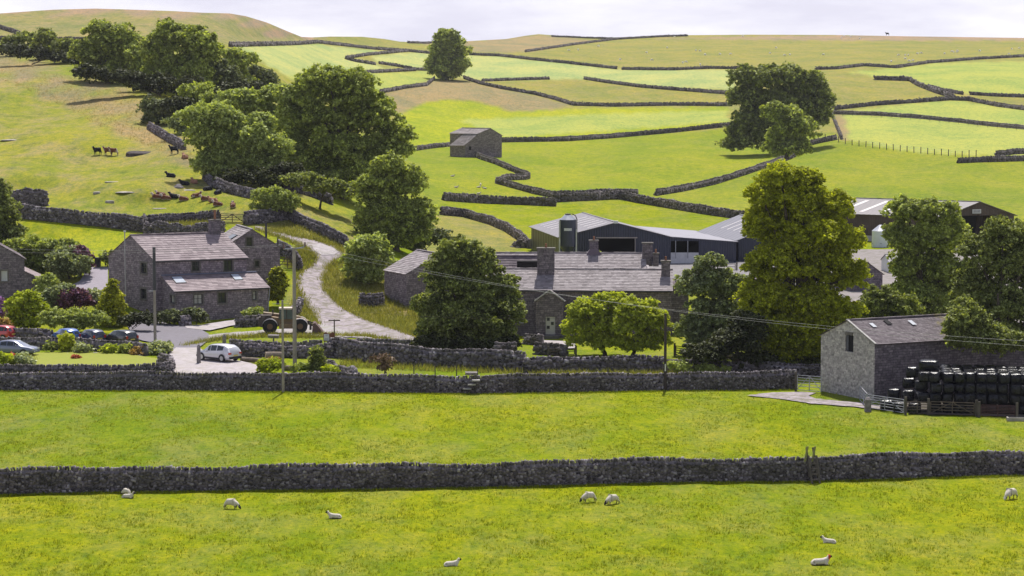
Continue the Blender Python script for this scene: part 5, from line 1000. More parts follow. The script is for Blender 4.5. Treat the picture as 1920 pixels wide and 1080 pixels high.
# ------------------------------------------------------------------ vehicles
RUB = plain('tyre rubber', (.022, .021, .022), .85); ALLOY = plain('alloy wheel', (.45, .45, .47), .35, .6); REDL = plain('red lamp', (.42, .015, .02), .2, spec=.8); LAMP = plain('clear lamp', (.6, .6, .62), .1, spec=.9)
TRIM = plain('black trim', (.025, .025, .03), .6); PLATE = plain('yellow number plate', (.55, .45, .1), .5)
def paint(name, col): return plain(name, col, .28, .15, .04, 1, .6, .9)
def car(loc, rz, mat, label, L=4.3, W=1.78, Hh=1.48, clad=False, kind='hatch', grp=None, rim=ALLOY):
    """x forward; lofted body shell with glasshouse"""
    root = empty('parked_car', loc, rz, label, 'car', grp); k = L/4.3; hw = W/2
    if kind == 'suv': st = [(-2.15, .42, .80, .82, .55), (-2.1, .30, 1.02, 1.04, .86), (-1.9, .26, 1.14, 1.42, .93), (-1.45, .26, 1.12, 1.6, .97), (-.6, .26, 1.04, 1.66, 1), (.2, .26, .98, 1.63, 1), (.55, .26, .97, 1.52, 1), (1.15, .26, .96, .99, .99), (1.75, .28, .9, .92, .95), (2.1, .34, .74, .76, .8), (2.17, .42, .6, .61, .6)]
    elif kind == 'saloon': st = [(-2.2, .4, .8, .82, .6), (-2.1, .3, .96, .98, .86), (-1.55, .25, .98, 1.04, .95), (-.95, .22, .95, 1.36, .98), (-.3, .22, .93, 1.43, 1), (.35, .22, .92, 1.38, 1), (.7, .22, .91, 1.2, 1), (1.2, .22, .88, .9, .99), (1.75, .24, .8, .82, .94), (2.12, .3, .66, .68, .8), (2.2, .4, .55, .56, .6)]
    else: st = [(-2.0, .42, .78, .8, .6), (-1.95, .3, .96, .98, .88), (-1.75, .25, .99, 1.3, .94), (-1.4, .23, .97, 1.44, .98), (-.5, .22, .94, 1.48, 1), (.25, .22, .92, 1.42, 1), (.6, .22, .91, 1.25, 1), (1.1, .22, .88, .93, .99), (1.6, .25, .8, .83, .94), (1.95, .32, .66, .68, .8), (2.03, .4, .55, .56, .6)]
    sc_ = Hh/{'suv': 1.66, 'saloon': 1.43, 'hatch': 1.48}[kind]; rings = []
    for x, zb_, zbelt, zr_, wf in st:
        w_ = hw*wf; zr2 = zr_*sc_; zc = zbelt*sc_; wr = w_*(.74 if zr_-zbelt > .15 else .93)
        rings.append([(x*k, 0, zb_), (x*k, w_*.86, zb_), (x*k, w_*.99, zb_+.14), (x*k, w_, (zb_+zc)/2+.05), (x*k, w_*.965, zc), (x*k, wr, zr2-.05), (x*k, wr*.86, zr2), (x*k, 0, zr2+.02)])
    V = []; F = []; n = 14
    for r_ in rings: V += [p for p in r_]+[(p[0], -p[1], p[2]) for p in r_[-2:0:-1]]
    for i in range(len(rings)-1):
        for j in range(n): F.append((i*n+j, i*n+(j+1) % n, (i+1)*n+(j+1) % n, (i+1)*n+j))
    m = MB(); m.v = V; m.f = F+[tuple(range(n))[::-1], tuple((len(rings)-1)*n+j for j in range(n))]; m.uv = [None]*len(m.f)
    b = m.build('body', mat, root, smooth=True); md = b.modifiers.new('e', 'BEVEL'); md.width = .02; md.limit_method = 'ANGLE'
    P3 = lambda i, j, s=1: Vector((rings[i][j][0], rings[i][j][1]*s, rings[i][j][2]))
    # glass
    gi = [i for i in range(len(st)) if (st[i][3]-st[i][2]) > .28]; a, z = gi[0], gi[-1]
    for s in (1, -1):
        for lo_, hi_ in ((a, a+1 if kind != 'saloon' else a+1), (a+1, a+2), (a+2, z)):
            if hi_ > z: continue
            q4 = [P3(lo_, 4, s), P3(hi_, 4, s), P3(hi_, 5, s), P3(lo_, 5, s)]; c = sum(q4, Vector())/4; q4 = [c+(p-c)*.86+Vector((0, s*.012, .0)) for p in q4]
            mm = MB(); mm.face(q4 if s > 0 else q4[::-1]); mm.build('side_window', GLASS, root)
    for i0_, i1_, nm in ((z, z+1, 'windscreen'), (a-1, a, 'rear_window')):
        if nm == 'windscreen': lo_, hi_ = z+1, z
        else: lo_, hi_ = a-1, a
        q4 = [P3(lo_, 5, 1), P3(lo_, 5, -1), P3(hi_, 5, -1), P3(hi_, 5, 1)]; c = sum(q4, Vector())/4; d = Vector((.02 if nm == 'windscreen' else -.02, 0, .03)); q4 = [c+Vector(((p-c).x*.84, (p-c).y*.88, (p-c).z*.84))+d for p in q4]
        mm = MB(); mm.face(q4); mm.build(nm, GLASS, root)
    wr_ = .345 if kind == 'suv' else .31; wx = (1.3*k, -1.3*k)
    for x in wx:
        for s in (1, -1):
            y = s*(hw-.1); wm = MB(); wm.tube([(x, y-.11, wr_), (x, y-.07, wr_), (x, y+.07, wr_), (x, y+.11, wr_)], [wr_*.9, wr_, wr_, wr_*.9], 20); wo = wm.build('wheel', RUB, root)
            rm = MB(); rm.tube([(x, y+s*.112, wr_), (x, y+s*.122, wr_)], wr_*.64, 16); 
            rm.build('rim', rim, wo)
            am = MB(); pts = [(x+math.cos(t)*(wr_+.06), s*(hw+.004), wr_+math.sin(t)*(wr_+.06)) for t in np.linspace(-.1, math.pi+.1, 11)]
            am.v = [tuple(p) for p in pts]+[(x, s*(hw+.004), wr_)]; am.f = [(i, i+1, 11) if s < 0 else (i+1, i, 11) for i in range(10)]; am.uv = [None]*10
            am.build('wheel_arch', TRIM, root)
    ex = st[1][0]*k; fx = st[-2][0]*k
    for s in (1, -1):
        MB().box((ex-.02, s*hw*.72, .86*sc_), (.06, .15 if kind == 'suv' else .1, .08 if kind == 'suv' else .13)).build('tail_light', REDL, root); MB().box((fx, s*hw*.6, .64*sc_), (.08, .17, .07)).build('headlight', LAMP, root)
        MB().box((.62*k, s*(hw+.06), .98*sc_), (.07, .09, .07)).build('door_mirror', mat, root, bevel=.02)
    MB().box((ex-.06, 0, .4), (.05, hw*.84, .12)).build('bumper', TRIM if clad else mat, root, bevel=.03); MB().box((fx+.08, 0, .38), (.05, hw*.74, .1)).build('bumper', TRIM if clad else mat, root, bevel=.03)
    MB().box((ex-.1, 0, .66*sc_), (.012, .26, .055)).build('number_plate', PLATE, root)
    if clad:
        for s in (1, -1): MB().box((0, s*(hw-.005), .31), (1.0*k, .02, .07)).build('sill', TRIM, root)
    return root
def gp(x, y, dz=0): return tuple(P(x, y, dz).tolist())
car(gp(410, 679, .17), R(141), paint('silver white paint', (.62, .61, .65)), 'silver white four-by-four parked on the gravel driveway', 4.4, 1.85, 1.57, True, 'suv')
car(gp(26, 667, .1), R(-14), paint('slate blue paint', (.14, .16, .25)), 'grey-blue saloon parked behind the flower bed', 4.6, 1.8, 1.42, False, 'saloon')
car(gp(-2, 639, .1), R(152), paint('red paint', (.45, .02, .03)), 'red car cut off by the left edge of the frame', 4.0, 1.7, 1.5)
car(gp(124, 644, .05), R(128), paint('bright blue paint', (.02, .10, .42)), 'bright blue hatchback parked behind the garden wall', 3.8, 1.68, 1.5)
car(gp(171, 645, .05), R(128), paint('dark blue paint', (.025, .03, .08)), 'dark blue hatchback parked between the bright blue and black cars', 3.8, 1.68, 1.46)
car(gp(226, 647, .05), R(135), paint('black paint', (.02, .022, .028)), 'black estate car at the right end of the parked row', 4.3, 1.75, 1.5)
car(gp(1414, 640, .2), R(120), paint('white paint gloss', (.7, .7, .72)), 'white car glimpsed through the shade of the tall trees', 4.3, 1.75, 1.5)
car(gp(1388, 664, .2), R(40), paint('silver paint', (.5, .5, .54)), 'silver car parked in leaf shade by the wooden fence', 4.2, 1.75, 1.45)
# telehandler
YT = plain('faded yellow paint', (.23, .155, .085), .6, var=.25); OLDG = plain('greasy machinery', (.07, .055, .05), .8, var=.4); CREAM = plain('cream roof', (.6, .5, .42), .6)
th = empty('telehandler', gp(536, 626, .12), R(4), 'muddy tan telehandler tractor with a front bucket beside the lane', 'telehandler')
WR = .68; th.scale = (1.1,)*3
for x in (-1.45, 1.35):
    for s in (1, -1):
        w_ = MB().tube([(x, s*.82-.2, WR), (x, s*.82-.13, WR), (x, s*.82+.13, WR), (x, s*.82+.2, WR)], [WR*.88, WR, WR, WR*.88], 24).build('wheel', RUB, th)
        MB().tube([(x, s*1.03, WR), (x, s*1.06, WR)], WR*.4, 16).build('rim', plain('rusty rim', (.16, .095, .055), .8), w_)
        m = MB(); ts = np.linspace(.15, math.pi-.1, 9)
        for t0, t1 in zip(ts[:-1], ts[1:]):
            a, b = (x+math.cos(t0)*.74, WR+math.sin(t0)*.74), (x+math.cos(t1)*.74, WR+math.sin(t1)*.74)
            m.face([(a[0], s*.6, a[1]), (a[0], s*1.08, a[1]), (b[0], s*1.08, b[1]), (b[0], s*.6, b[1])]); m.face([(a[0], s*1.08, a[1]), (a[0], s*1.08, a[1]-.06), (b[0], s*1.08, b[1]-.06), (b[0], s*1.08, b[1])])
        m.build('mudguard', plain('grey mudguard', (.35, .33, .36), .6), th)
m = MB(); m.prism([(-2.2, .7), (2.0, .55), (2.1, 1.15), (1.2, 1.35), (-.3, 1.4), (-1.2, 1.55), (-2.3, 1.45)], 'y', 1.1); m.build('chassis', YT, th, bevel=.04)
m = MB(); m.prism([(-2.45, .65), (-1.95, .55), (-1.9, 1.6), (-2.5, 1.5)], 'y', 1.6); m.box((-1.8, 0, 1.5), (.5, .7, .2)); m.build('engine_cover', OLDG, th, bevel=.04)
m = MB(); m.box((.15, -.75, .72), (.75, .28, .24)); m.build('step_box', YT, th, bevel=.03)
m = MB(); m.prism([(-.62, 1.35), (.85, 1.35), (.6, 2.2), (.45, 2.28), (-.45, 2.28), (-.6, 2.1)], 'y', 1.0, (0, -.35, 0)); m.build('cab', plain('cab glass', (.09, .12, .11), .1, spec=.8), th)
m = MB()
for x0_, x1_ in ((-.62, -.5), (.86, .58), (.1, .1)):
    for y_ in (-.86, .16): m.tube([(x0_, y_, 1.35), (x1_, y_, 2.28)], .045, 6)
m.build('cab_pillar', OLDG, th); MB().box((0, -.35, 2.33), (.62, .56, .08)).build('cab_roof', CREAM, th, bevel=.05)
MB().tube([(-1.2, .3, 1.6), (-1.2, .3, 2.15)], .06, 8).build('exhaust', OLDG, th); MB().box((.95, -.95, 1.95), (.04, .12, .16)).build('mirror', OLDG, th); MB().box((-2.35, -.5, 1.0), (.12, .2, .3), jit=.04).build('counterweight', OLDG, th)
m = MB(); m.tube([(-2.1, .45, 1.75), (1.2, .45, 1.35), (2.3, .3, .8)], [.2, .2, .16], 8); m.build('boom', YT, th)
m = MB(); m.tube([(1.9, .2, 1.0), (2.5, .2, .65)], .09, 6); m.tube([(1.8, -.3, 1.2), (2.6, -.3, .9)], .07, 6); m.box((2.3, 0, .62), (.1, .6, .32)); m.build('carriage', OLDG, th)
m = MB(); m.prism([(2.45, .12), (3.5, .06), (3.15, .5), (2.75, .98), (2.5, .92)], 'y', 2.0); m.build('bucket', plain('rusty bucket', (.11, .07, .06), .75, var=.4), th)
# ------------------------------------------------------------------ animals
def critter(name, vs, es, rs, colf, sub=2):
    me = bpy.data.meshes.new(name); me.from_pydata(vs, es, []); o = bpy.data.objects.new(name, me); COL.objects.link(o)
    md = o.modifiers.new('s', 'SKIN'); 
    for i, r_ in enumerate(rs): me.skin_vertices[0].data[i].radius = (r_, r_) if not isinstance(r_, tuple) else r_
    me.skin_vertices[0].data[0].use_root = True
    s2_ = o.modifiers.new('u', 'SUBSURF'); s2_.levels = sub; s2_.render_levels = sub
    dg = bpy.context.evaluated_depsgraph_get(); out = bpy.data.meshes.new_from_object(o.evaluated_get(dg)); bpy.data.objects.remove(o)
    a = out.color_attributes.new('Col', 'FLOAT_COLOR', 'POINT')
    for i, v in enumerate(out.vertices): a.data[i].color = c4(colf(v.co))
    for p in out.polygons: p.use_smooth = True
    out.name = name; return out
def hide_mat(name, rough, bump, sc):
    t = NT(name); t.set('Base Color', t.mix(1.0, t.add('ShaderNodeAttribute', attribute_name='Col').outputs['Color'], t.ramp(t.noise(t.pos(), sc, 3), [(.3, (.82, .8, .78)), (.7, (1.05, 1.05, 1.05))]), 'MULTIPLY')); t.set('Roughness', rough); t.set('Specular IOR Level', .15); t.bump(t.noise(t.pos(), sc*2, 3), bump, .03); return t.m
FLE = hide_mat('sheep fleece', .95, .6, 9); HID = hide_mat('cow hide', .7, .2, 3)
WOOL = (.62, .57, .5); BLK = (.035, .03, .03)
def quad(grz, k=1.0, leg=.27, br=.21, bl=.40, up=False):
    """standing four-legged body: spine, neck, head, four jointed legs"""
    z = leg+br*.75; v = [(0, 0, z), (-bl*.55, 0, z), (-bl, 0, z-.02), (bl*.5, 0, z+.01), (bl*.9, 0, z+.02)]; r_ = [br, br*.98, br*.72, br*.95, br*.72]; e = [(0, 1), (1, 2), (0, 3), (3, 4)]
    if grz: v += [(bl*1.25, 0, z-.14), (bl*1.42, 0, leg*.45), (bl*1.62, 0, leg*.12)]; r_ += [br*.42, br*.34, br*.2]
    else: v += [(bl*1.2, 0, z+br*.8), (bl*1.36, 0, z+br*1.35), (bl*1.68, 0, z+br*1.15)]; r_ += [br*.42, br*.36, br*.2]
    e += [(4, 5), (5, 6), (6, 7)]
    for x, par, fr in ((-bl*.86, 2, 0), (bl*.72, 4, 1)):
        for s in (1, -1):
            i = len(v); y = s*br*.55; kx = .07 if not fr else 0
            v += [(x, y, leg*1.02), (x+(.02 if fr else -kx), y, leg*.5), (x+(0 if fr else -.01), y, .02)]; r_ += [br*.34, br*.15, br*.13]; e += [(par, i), (i, i+1), (i+1, i+2)]
    i = len(v)
    for s in (1, -1): v.append((v[6][0]-.02, s*br*.6, v[6][2]+.06)); r_.append(br*.1); e.append((6, len(v)-1))
    return v, e, r_
def lying(br=.19, bl=.40, hd=1, low=False):
    z = br*.72; v = [(0, 0, z), (-bl*.55, 0, z), (-bl, 0, z-.03), (bl*.5, 0, z+.02), (bl*.86, 0, z+.04)]; r_ = [(br, br*.9)]*2+[br*.65, br*.92, br*.7]; e = [(0, 1), (1, 2), (0, 3), (3, 4)]
    v += [(bl*1.08, 0, z+br*.95), (bl*1.2, 0, z+br*1.45), (bl*1.55, hd*br*.3, z+br*1.25)]; r_ += [br*.42, br*.38, br*.22]; e += [(4, 5), (5, 6), (6, 7)]
    for x, par in ((bl*.8, 4), (-bl*.7, 2)):
        for s in (1, -1): i = len(v); v += [(x, s*br*.8, br*.35), (x+.2*bl, s*br*1.0, br*.16)]; r_ += [br*.3, br*.14]; e += [(par, i), (i, i+1)]
    for s in (1, -1): v.append((v[6][0]-.03, s*br*.6, v[6][2]+.05)); r_.append(br*.12); e.append((6, len(v)-1))
    return v, e, r_
def shc(head, hx, legz=.3, mark=None):
    def f(c):
        if c.x > hx: return head
        if c.z < legz: return (.12, .1, .09)
        if mark and mark[0] < c.x < mark[0]+.1: return mark[1]
        return WOOL
    return f
SH = {'graze': critter('sheep', *quad(True), shc(BLK, .55, .2)), 'lie': critter('sheep', *lying(), shc(BLK, .5, .05)), 'grazew': critter('sheep', *quad(True), shc((.7, .68, .65), .6, .2)), 'liered': critter('sheep', *lying(), shc(BLK, .52, .05, (.42, (.5, .06, .04)))), 'far': critter('sheep', *quad(True), (lambda c: (.85, .83, .8)), 1)}
def place(name, me, mat, x, y, rz, label, cat, grp=None, sc_=1.0):
    if not me.materials: me.materials.append(mat)
    o = bpy.data.objects.new(name, me); COL.objects.link(o); o.location = gp(x, y); o.rotation_euler = (0, 0, R(rz)); o.scale = (sc_,)*3; return tag(o, label, cat, grp)
g_ = 'sheep in the front field'
place('sheep', SH['lie'], FLE, 239, 934, -20, 'white sheep lying against the front wall at far left', 'sheep', g_, .9)
place('sheep', SH['graze'], FLE, 237, 929, 150, 'sheep standing behind the lying one against the front wall', 'sheep', g_, .7)
place('sheep', SH['graze'], FLE, 433, 954, -15, 'white sheep grazing alone with its head to the right', 'sheep', g_)
place('sheep', SH['lie'], FLE, 629, 972, 178, 'black-faced lamb lying and looking left in the middle of the field', 'sheep', g_, .95)
place('sheep', SH['graze'], FLE, 1105, 941, 200, 'left one of the pair of grazing sheep below the wall', 'sheep', g_)
place('sheep', SH['graze'], FLE, 1149, 946, 215, 'right one of the pair of grazing sheep below the wall', 'sheep', g_)
place('sheep', SH['grazew'], FLE, 1896, 936, 222, 'white-faced sheep grazing at the right edge of the field', 'sheep', g_, 1.1)
place('sheep', SH['lie'], FLE, 845, 1062, 8, 'black-faced sheep lying nearest the bottom edge and facing right', 'sheep', g_, .95)
place('sheep', SH['lie'], FLE, 1556, 1019, 165, 'sheep lying with its face to the left near the right side', 'sheep', g_, .9)
place('sheep', SH['liered'], FLE, 1536, 1059, 5, 'sheep lying with a red mark on its neck at lower right', 'sheep', g_, 1.15)
for i, (x, y, rz, lab_, k_) in enumerate([(855, 352, 0, 'small sheep lying left of the sheep cluster below the field barn', 'lie'), (848, 331, 10, 'lone sheep higher up under the field barn', 'lie'), (897, 352, 20, 'left sheep of the cluster below the field barn', 'lie'), (901, 347, 90, 'top sheep of the cluster below the field barn', 'lie'), (909, 354, 190, 'right sheep of the cluster below the field barn', 'lie'), (897, 364, 10, 'sheep lying by the straight wall below the field barn', 'lie')]):
    place('sheep', SH[k_], FLE, x, y, rz, lab_, 'sheep', 'sheep below the field barn', 1.0)
FS = [(1066, 96), (1084, 95), (1122, 88), (1163, 113), (1212, 100), (1222, 114), (1251, 91), (1265, 70), (1305, 96), (1312, 97), (1322, 104), (1350, 103), (1370, 103), (1280, 119), (1286, 118), (1313, 123), (1393, 69), (1444, 101), (1455, 91), (1471, 105), (1481, 104), (1544, 104), (1578, 72), (1582, 69), (1595, 70), (1612, 74), (1685, 105), (1697, 105), (1697, 112), (1703, 105), (1705, 116), (1712, 115), (1720, 102), (1727, 101), (1771, 102), (1785, 98), (1788, 99), (1795, 97), (1794, 99), (1837, 97), (1892, 103), (1897, 93), (1911, 92), (1671, 117)]
for i, (x, y) in enumerate(FS): place('sheep', SH['far'], FLE, x, y, (i*77) % 360, 'tiny white sheep scattered over the hilltop pasture at upper right', 'sheep', 'sheep on the hilltop pasture', 1.5)
def cowc(base, face, legz=.35, fx=1.1, patch=0):
    def f(c):
        if c.x > fx: return face
        if c.z < legz and patch: return face
        if patch and math.sin(c.x*4+1)+math.sin(c.y*5+c.z*4) < -1.0: return (.5, .42, .36)
        return base
    return f
BR = (.16, .06, .035); BKc = (.018, .018, .024); WF = (.55, .48, .42); PK = (.38, .2, .13)
CW = {'sbk': critter('cow', *quad(False, leg=.72, br=.40, bl=.72), cowc(BKc, WF, 0, 1.15)), 'sbr': critter('cow', *quad(False, leg=.68, br=.42, bl=.72), cowc(BR, WF, .3, 1.0, 1)), 'lbk': critter('cow', *lying(.42, .75), cowc(BKc, BKc)), 'lbr': critter('cow', *lying(.42, .75), cowc(BR, WF, .1, .92, 1)), 'lpk': critter('cow', *lying(.42, .72), cowc(PK, WF, .1, .92, 0))}
for k_, x, y, rz, lab_ in [('sbk', 183, 291, 225, 'black cow with white face standing at the left of the herd'), ('sbr', 203, 291, 165, 'brown cow standing behind the other brown cow'), ('sbr', 214, 292, 180, 'brown and white cow standing in front near the dark mound'), ('sbk', 327, 289, 165, 'black cow standing alone right of the dark mound'),
   ('lpk', 347, 297, 120, 'pale brown calf lying below the lone black cow'), ('lbk', 376, 318, 150, 'black cow lying at the end of the pasture wall'), ('lbk', 321, 332, 172, 'black cow lying in the middle of the pasture'), ('lbk', 347, 347, 175, 'long black cow lying beside the pale one'), ('lpk', 364, 344, 125, 'pale brown cow sitting up beside the long black cow'),
   ('lbk', 389, 357, 40, 'black cow lying in the shade of the wall'), ('lbk', 408, 364, 70, 'black cow lying nearest the shaded wall below the ash trees'), ('lbr', 295, 372, 172, 'brown cow lying first from the left in the resting row'), ('lbr', 312, 374, 175, 'dark brown cow lying second from the left in the resting row'), ('lbk', 327, 371, 160, 'black cow lying behind the resting row'), ('lbr', 345, 376, 170, 'brown cow lying third in front of the resting row'),
   ('lbr', 367, 370, 30, 'brown cow with raised white face behind the resting row'), ('lbr', 386, 376, 170, 'reddish cow lying fourth in the resting row'), ('lbr', 409, 386, 168, 'reddish cow lying at the right end of the resting row'), ('lbr', 437, 389, 100, 'brown cow lying near the hillside gate'), ('lpk', 400, 379, 165, 'pale brown calf lying between the two reddish cows'), ('lbr', 302, 368, 160, 'brown cow half hidden behind the left end of the resting row')]:
    place('cow', CW[k_], HID, x, y, rz, lab_, 'cow', 'cattle resting on the left hillside', .82)
place('cow', CW['sbk'], HID, 1664, 66.8, 180, 'dark cow standing alone on the skyline at upper right', 'cow', None, 1.3)
# ------------------------------------------------------------------ wrapped bales
def bale_mesh():
    bm = bmesh.new(); bmesh.ops.create_cube(bm, size=1); bmesh.ops.bevel(bm, geom=bm.edges[:], offset=.22, segments=3, profile=.5, affect='EDGES'); bmesh.ops.subdivide_edges(bm, edges=bm.edges[:], cuts=1, use_grid_fill=True)
    for v in bm.verts: v.co += Vector([NR.normal(0, .014) for _ in range(3)])
    me = bpy.data.meshes.new('wrapped_bale'); bm.to_mesh(me); bm.free()
    for p in me.polygons: p.use_smooth = True
    t = NT('black bale wrap'); n_ = t.noise(t.pos(), 3, 4); t.set('Base Color', t.ramp(n_, [(.3, (.003, .003, .006)), (.7, (.01, .01, .018))])); t.set('Roughness', .24); t.set('Specular IOR Level', .28)
    t.bump(t.noise(t.pos(), 7, 4, .7), .55, .06); me.materials.append(t.m); return me
BM_ = [bale_mesh() for _ in range(3)]; ba = Vector((.985, -.17, 0)); bv = Vector((.17, .985, 0)); B0 = Vector((32.2, 187.6, 0)); nb_ = 0; bz = math.atan2(-.17, .985)
def bale(u, v, l_, lab_, sz=(.9, 1.6, .85), rot=0, grp='black wrapped bales stacked beside the stone barn'):
    global nb_
    p = B0+ba*u+bv*v; o = bpy.data.objects.new('wrapped_bale', BM_[nb_ % 3]); nb_ += 1; COL.objects.link(o); o.location = (p.x, p.y, (l_+.5)*.79+.03); o.scale = (sz[0]*RND.uniform(.97, 1.03), sz[1], sz[2]*RND.uniform(.96, 1.02)); o.rotation_euler = (RND.uniform(-.03, .03), RND.uniform(-.03, .03), bz+rot+RND.uniform(-.1, .1)); tag(o, lab_, 'bale', grp)
for l_ in range(4):
    for c_ in range(13):
        if l_ < 3 and c_ < 1: continue
        u = c_*.85+(.15 if c_ > 1 else 0)
        bale(u+RND.uniform(-.08, .08), .8+RND.uniform(-.25, .25)+l_*.12, l_, ['shiny black wrapped bale in the bottom layer of the big stack', 'shiny black wrapped bale in the second layer of the big stack', 'shiny black wrapped bale in the third layer of the big stack', 'shiny black wrapped bale on the top layer of the big stack'][l_])
for r_ in range(1, 4):
    for c_ in range(r_ // 2, 13): bale(c_*.86+RND.uniform(-.05, .05), .8+r_*1.6, 3, 'shiny black wrapped bale on the top layer of the big stack')
EX = [(-2.9, 1.6, 0, 'single black bale at the bottom left of the stack'), (-1.9, .5, 0, 'black bale second from the left in the bottom row'), (-.7, -.1, 0, 'black bale standing forward at the left of the bottom row'), (-2.3, 2.6, 1, 'black bale leaning on the left of the second row'), (-1.2, 1.8, 1, 'black bale stepping up the left end of the second row'), (-.1, .9, 1, 'black bale at the left corner of the second row'), (-1.2, 3.4, 2, 'black bale tucked back in the third row by the barn wall'), (-.2, 1.9, 2, 'black bale at the left corner of the third row'), (-.9, 4.0, 3, 'black bale set back by the barn wall on the upper left')]
for u, v, l_, lab_ in EX: bale(u, v, l_, lab_, (1.0, 1.3, .84), RND.uniform(-.2, .2))
bale(.35, 1.9, 4, 'topmost black bale lying crosswise above the whole stack', (1.6, 1.15, .85))
# ------------------------------------------------------------------ gates, fences, posts, poles
GALV = plain('galvanised gate', (.36, .36, .40), .5, .3); WOODG = plain('weathered gate timber', (.11, .085, .07), .9, var=.3); POST = plain('grey fence post', (.10, .085, .075), .9, var=.3); RUSTY = plain('red iron', (.08, .035, .035), .7)
def gate(a, b, h, label, mat, bars=6, cat='gate', brace=True, posts=(1, 1), r_=.028, name='field_gate', dz=.12, grp=None):
    a, b = Vector(a), Vector(b); org = a.copy(); root = empty(name, org, 0, label, cat, grp); d = b-a; dz_ = Vector((0, 0, 1)); dh = Vector((d.x, d.y, 0)).normalized()
    for i in range(bars):
        z = dz+(h-dz)*(i/(bars-1))**.85; MB().tube([a+dh*.08+dz_*z, b-dh*.08+dz_*z], r_, 6).build('bar', mat, root, off=org)
    m = MB()
    for k_ in (.02, .5, .98): p = a.lerp(b, k_); m.tube([p+dz_*dz, p+dz_*h], r_*1.2, 6)
    if brace: m.tube([a+dz_*dz, a.lerp(b, .5)+dz_*h], r_, 6); m.tube([b+dz_*dz, a.lerp(b, .5)+dz_*h], r_, 6)
    m.build('brace', mat, root, off=org)
    for k_, p in zip(posts, (a, b)):
        if k_: MB().box(p+dz_*(h/2+.1)+dh*(-.1 if p is a else .1), (.09, .09, h/2+.15)).build('post', POST, root, off=org)
    return root
V3 = lambda x, y, dz=0: Vector(gp(x, y, dz))
gate(V3(1494, 733), V3(1541, 737), 1.35, 'grey metal gate between the long wall and the stone barn', GALV, posts=(1, 0))
gate(V3(1622, 766), V3(1696, 777), 1.15, 'open galvanised gate leaning at the corner of the bale yard', GALV, 6, posts=(0, 1))
gate(V3(1612, 752), V3(1626, 768), 1.25, 'second galvanised gate folded back beside the stone gate stump', GALV, 5, posts=(0, 0), brace=False)
gate(V3(1697, 777), V3(1742, 778), 1.0, 'dark rail hurdle in front of the bales left of the timber gate', WOODG, 5, brace=False, posts=(0, 0), name='hurdle')
gate(V3(1743, 778), V3(1828, 781), 1.05, 'weathered five-bar timber gate in front of the bale stack', WOODG, 5, posts=(1, 1), r_=.035)
gate(V3(1838, 782), V3(1904, 784), .95, 'reddish iron mesh hurdle right of the timber gate', RUSTY, 8, brace=False, posts=(1, 1), name='hurdle', r_=.02)
gate(V3(413, 418), V3(458, 419), 1.15, 'dark wooden gate on the hillside above the farmhouse', WOODG, 5, r_=.05)
gate(V3(522, 504), V3(556, 506), 1.5, 'dark five-bar wooden gate beside the farmhouse wing', WOODG, 5, r_=.045)
gate(V3(1266, 668), V3(1330, 678), 1.0, 'slack timber field gate in the shade right of the wooden pole', WOODG, 5, r_=.04)
gate(V3(1332, 678), V3(1385, 684), .95, 'timber rail fence continuing from the shaded field gate', WOODG, 4, cat='fence', name='rail_fence', r_=.04, brace=False)
gate(V3(965, 680), V3(1018, 688), .5, 'low broken rail on the grass before the courtyard wall', WOODG, 2, cat='fence', name='rail_fence', brace=False, r_=.04)
gate(V3(1302, 508), V3(1380, 508), .9, 'yard railing in front of the blue barn extension', WOODG, 3, cat='fence', name='rail_fence', brace=False, r_=.04)
gate(V3(1030, 668), V3(1078, 667), .7, 'timber rail fence before the courtyard path', WOODG, 3, cat='fence', name='rail_fence', brace=False, r_=.04)
def fence(px, n, label, h=1.15, r_=.055, grp=None):
    pts = []; seg = [math.hypot(b[0]-a[0], b[1]-a[1]) for a, b in zip(px[:-1], px[1:])]; T = sum(seg)
    for i in range(n):
        q_ = T*i/(n-1); j = 0
        while j < len(seg)-1 and q_ > seg[j]: q_ -= seg[j]; j += 1
        k_ = q_/seg[j]; pts.append(V3(px[j][0]+(px[j+1][0]-px[j][0])*k_, px[j][1]+(px[j+1][1]-px[j][1])*k_))
    root = empty('wire_fence', pts[0], 0, label, 'fence', grp)
    for p in pts: MB().tube([p-Vector((0, 0, .1)), p+Vector((RND.uniform(-.05, .05), 0, h*RND.uniform(.92, 1.08)))], r_, 6).build('post', POST, root, off=pts[0])
    for z in ((.35, .7, 1.0) if n > 6 else ()):
        MB().tube([p+Vector((0, 0, z*h/1.1)) for p in pts], .012, 3, cap=False).build('wire', PIPE, root, off=pts[0])
fence([(1534, 261), (1560, 264), (1600, 273), (1650, 279), (1700, 285), (1760, 291), (1795, 294), (1830, 294)], 24, 'curving post and wire fence below the bright right mown field', 1.5, .1)
fence([(1580, 217), (1650, 220), (1730, 226), (1800, 233), (1860, 240), (1960, 250)], 22, 'fine wire fence standing along the low right hand wall', 1.9, .05)
fence([(776, 708), (822, 709), (880, 709), (896, 710)], 4, 'few thin leaning posts behind the long dark wall below the sycamore', 1.2, .05)
fence([(1030, 712), (1145, 713), (1250, 713)], 3, 'few thin leaning posts behind the long dark wall below the apple trees', 1.2, .05)
GST = plain('gatepost stone', (.2, .18, .18), .95, var=.35, scale=4)
def stone_post(x, y, h, w_, label, grp=None, name='stone_gatepost'):
    p = V3(x, y); m = MB(); m.box((0, 0, h/2-.1), (w_/2, w_/2, h/2+.1), jit=.03, taper=.85); m.box((0, 0, h+.06), (w_*.36, w_*.36, .08), jit=.03, taper=.5); o = m.build(name, GST, bevel=.03); o.location = p; return tag(o, label, 'gatepost', grp)
stone_post(318, 663, 1.2, .4, 'pointed stone gatepost beside the grey-green bush')
stone_post(373, 684, 1.75, .35, 'tall dark stone gatepost behind the white car')
stone_post(421, 650, 1.1, .38, 'square stone gatepost on the edge of the small green')
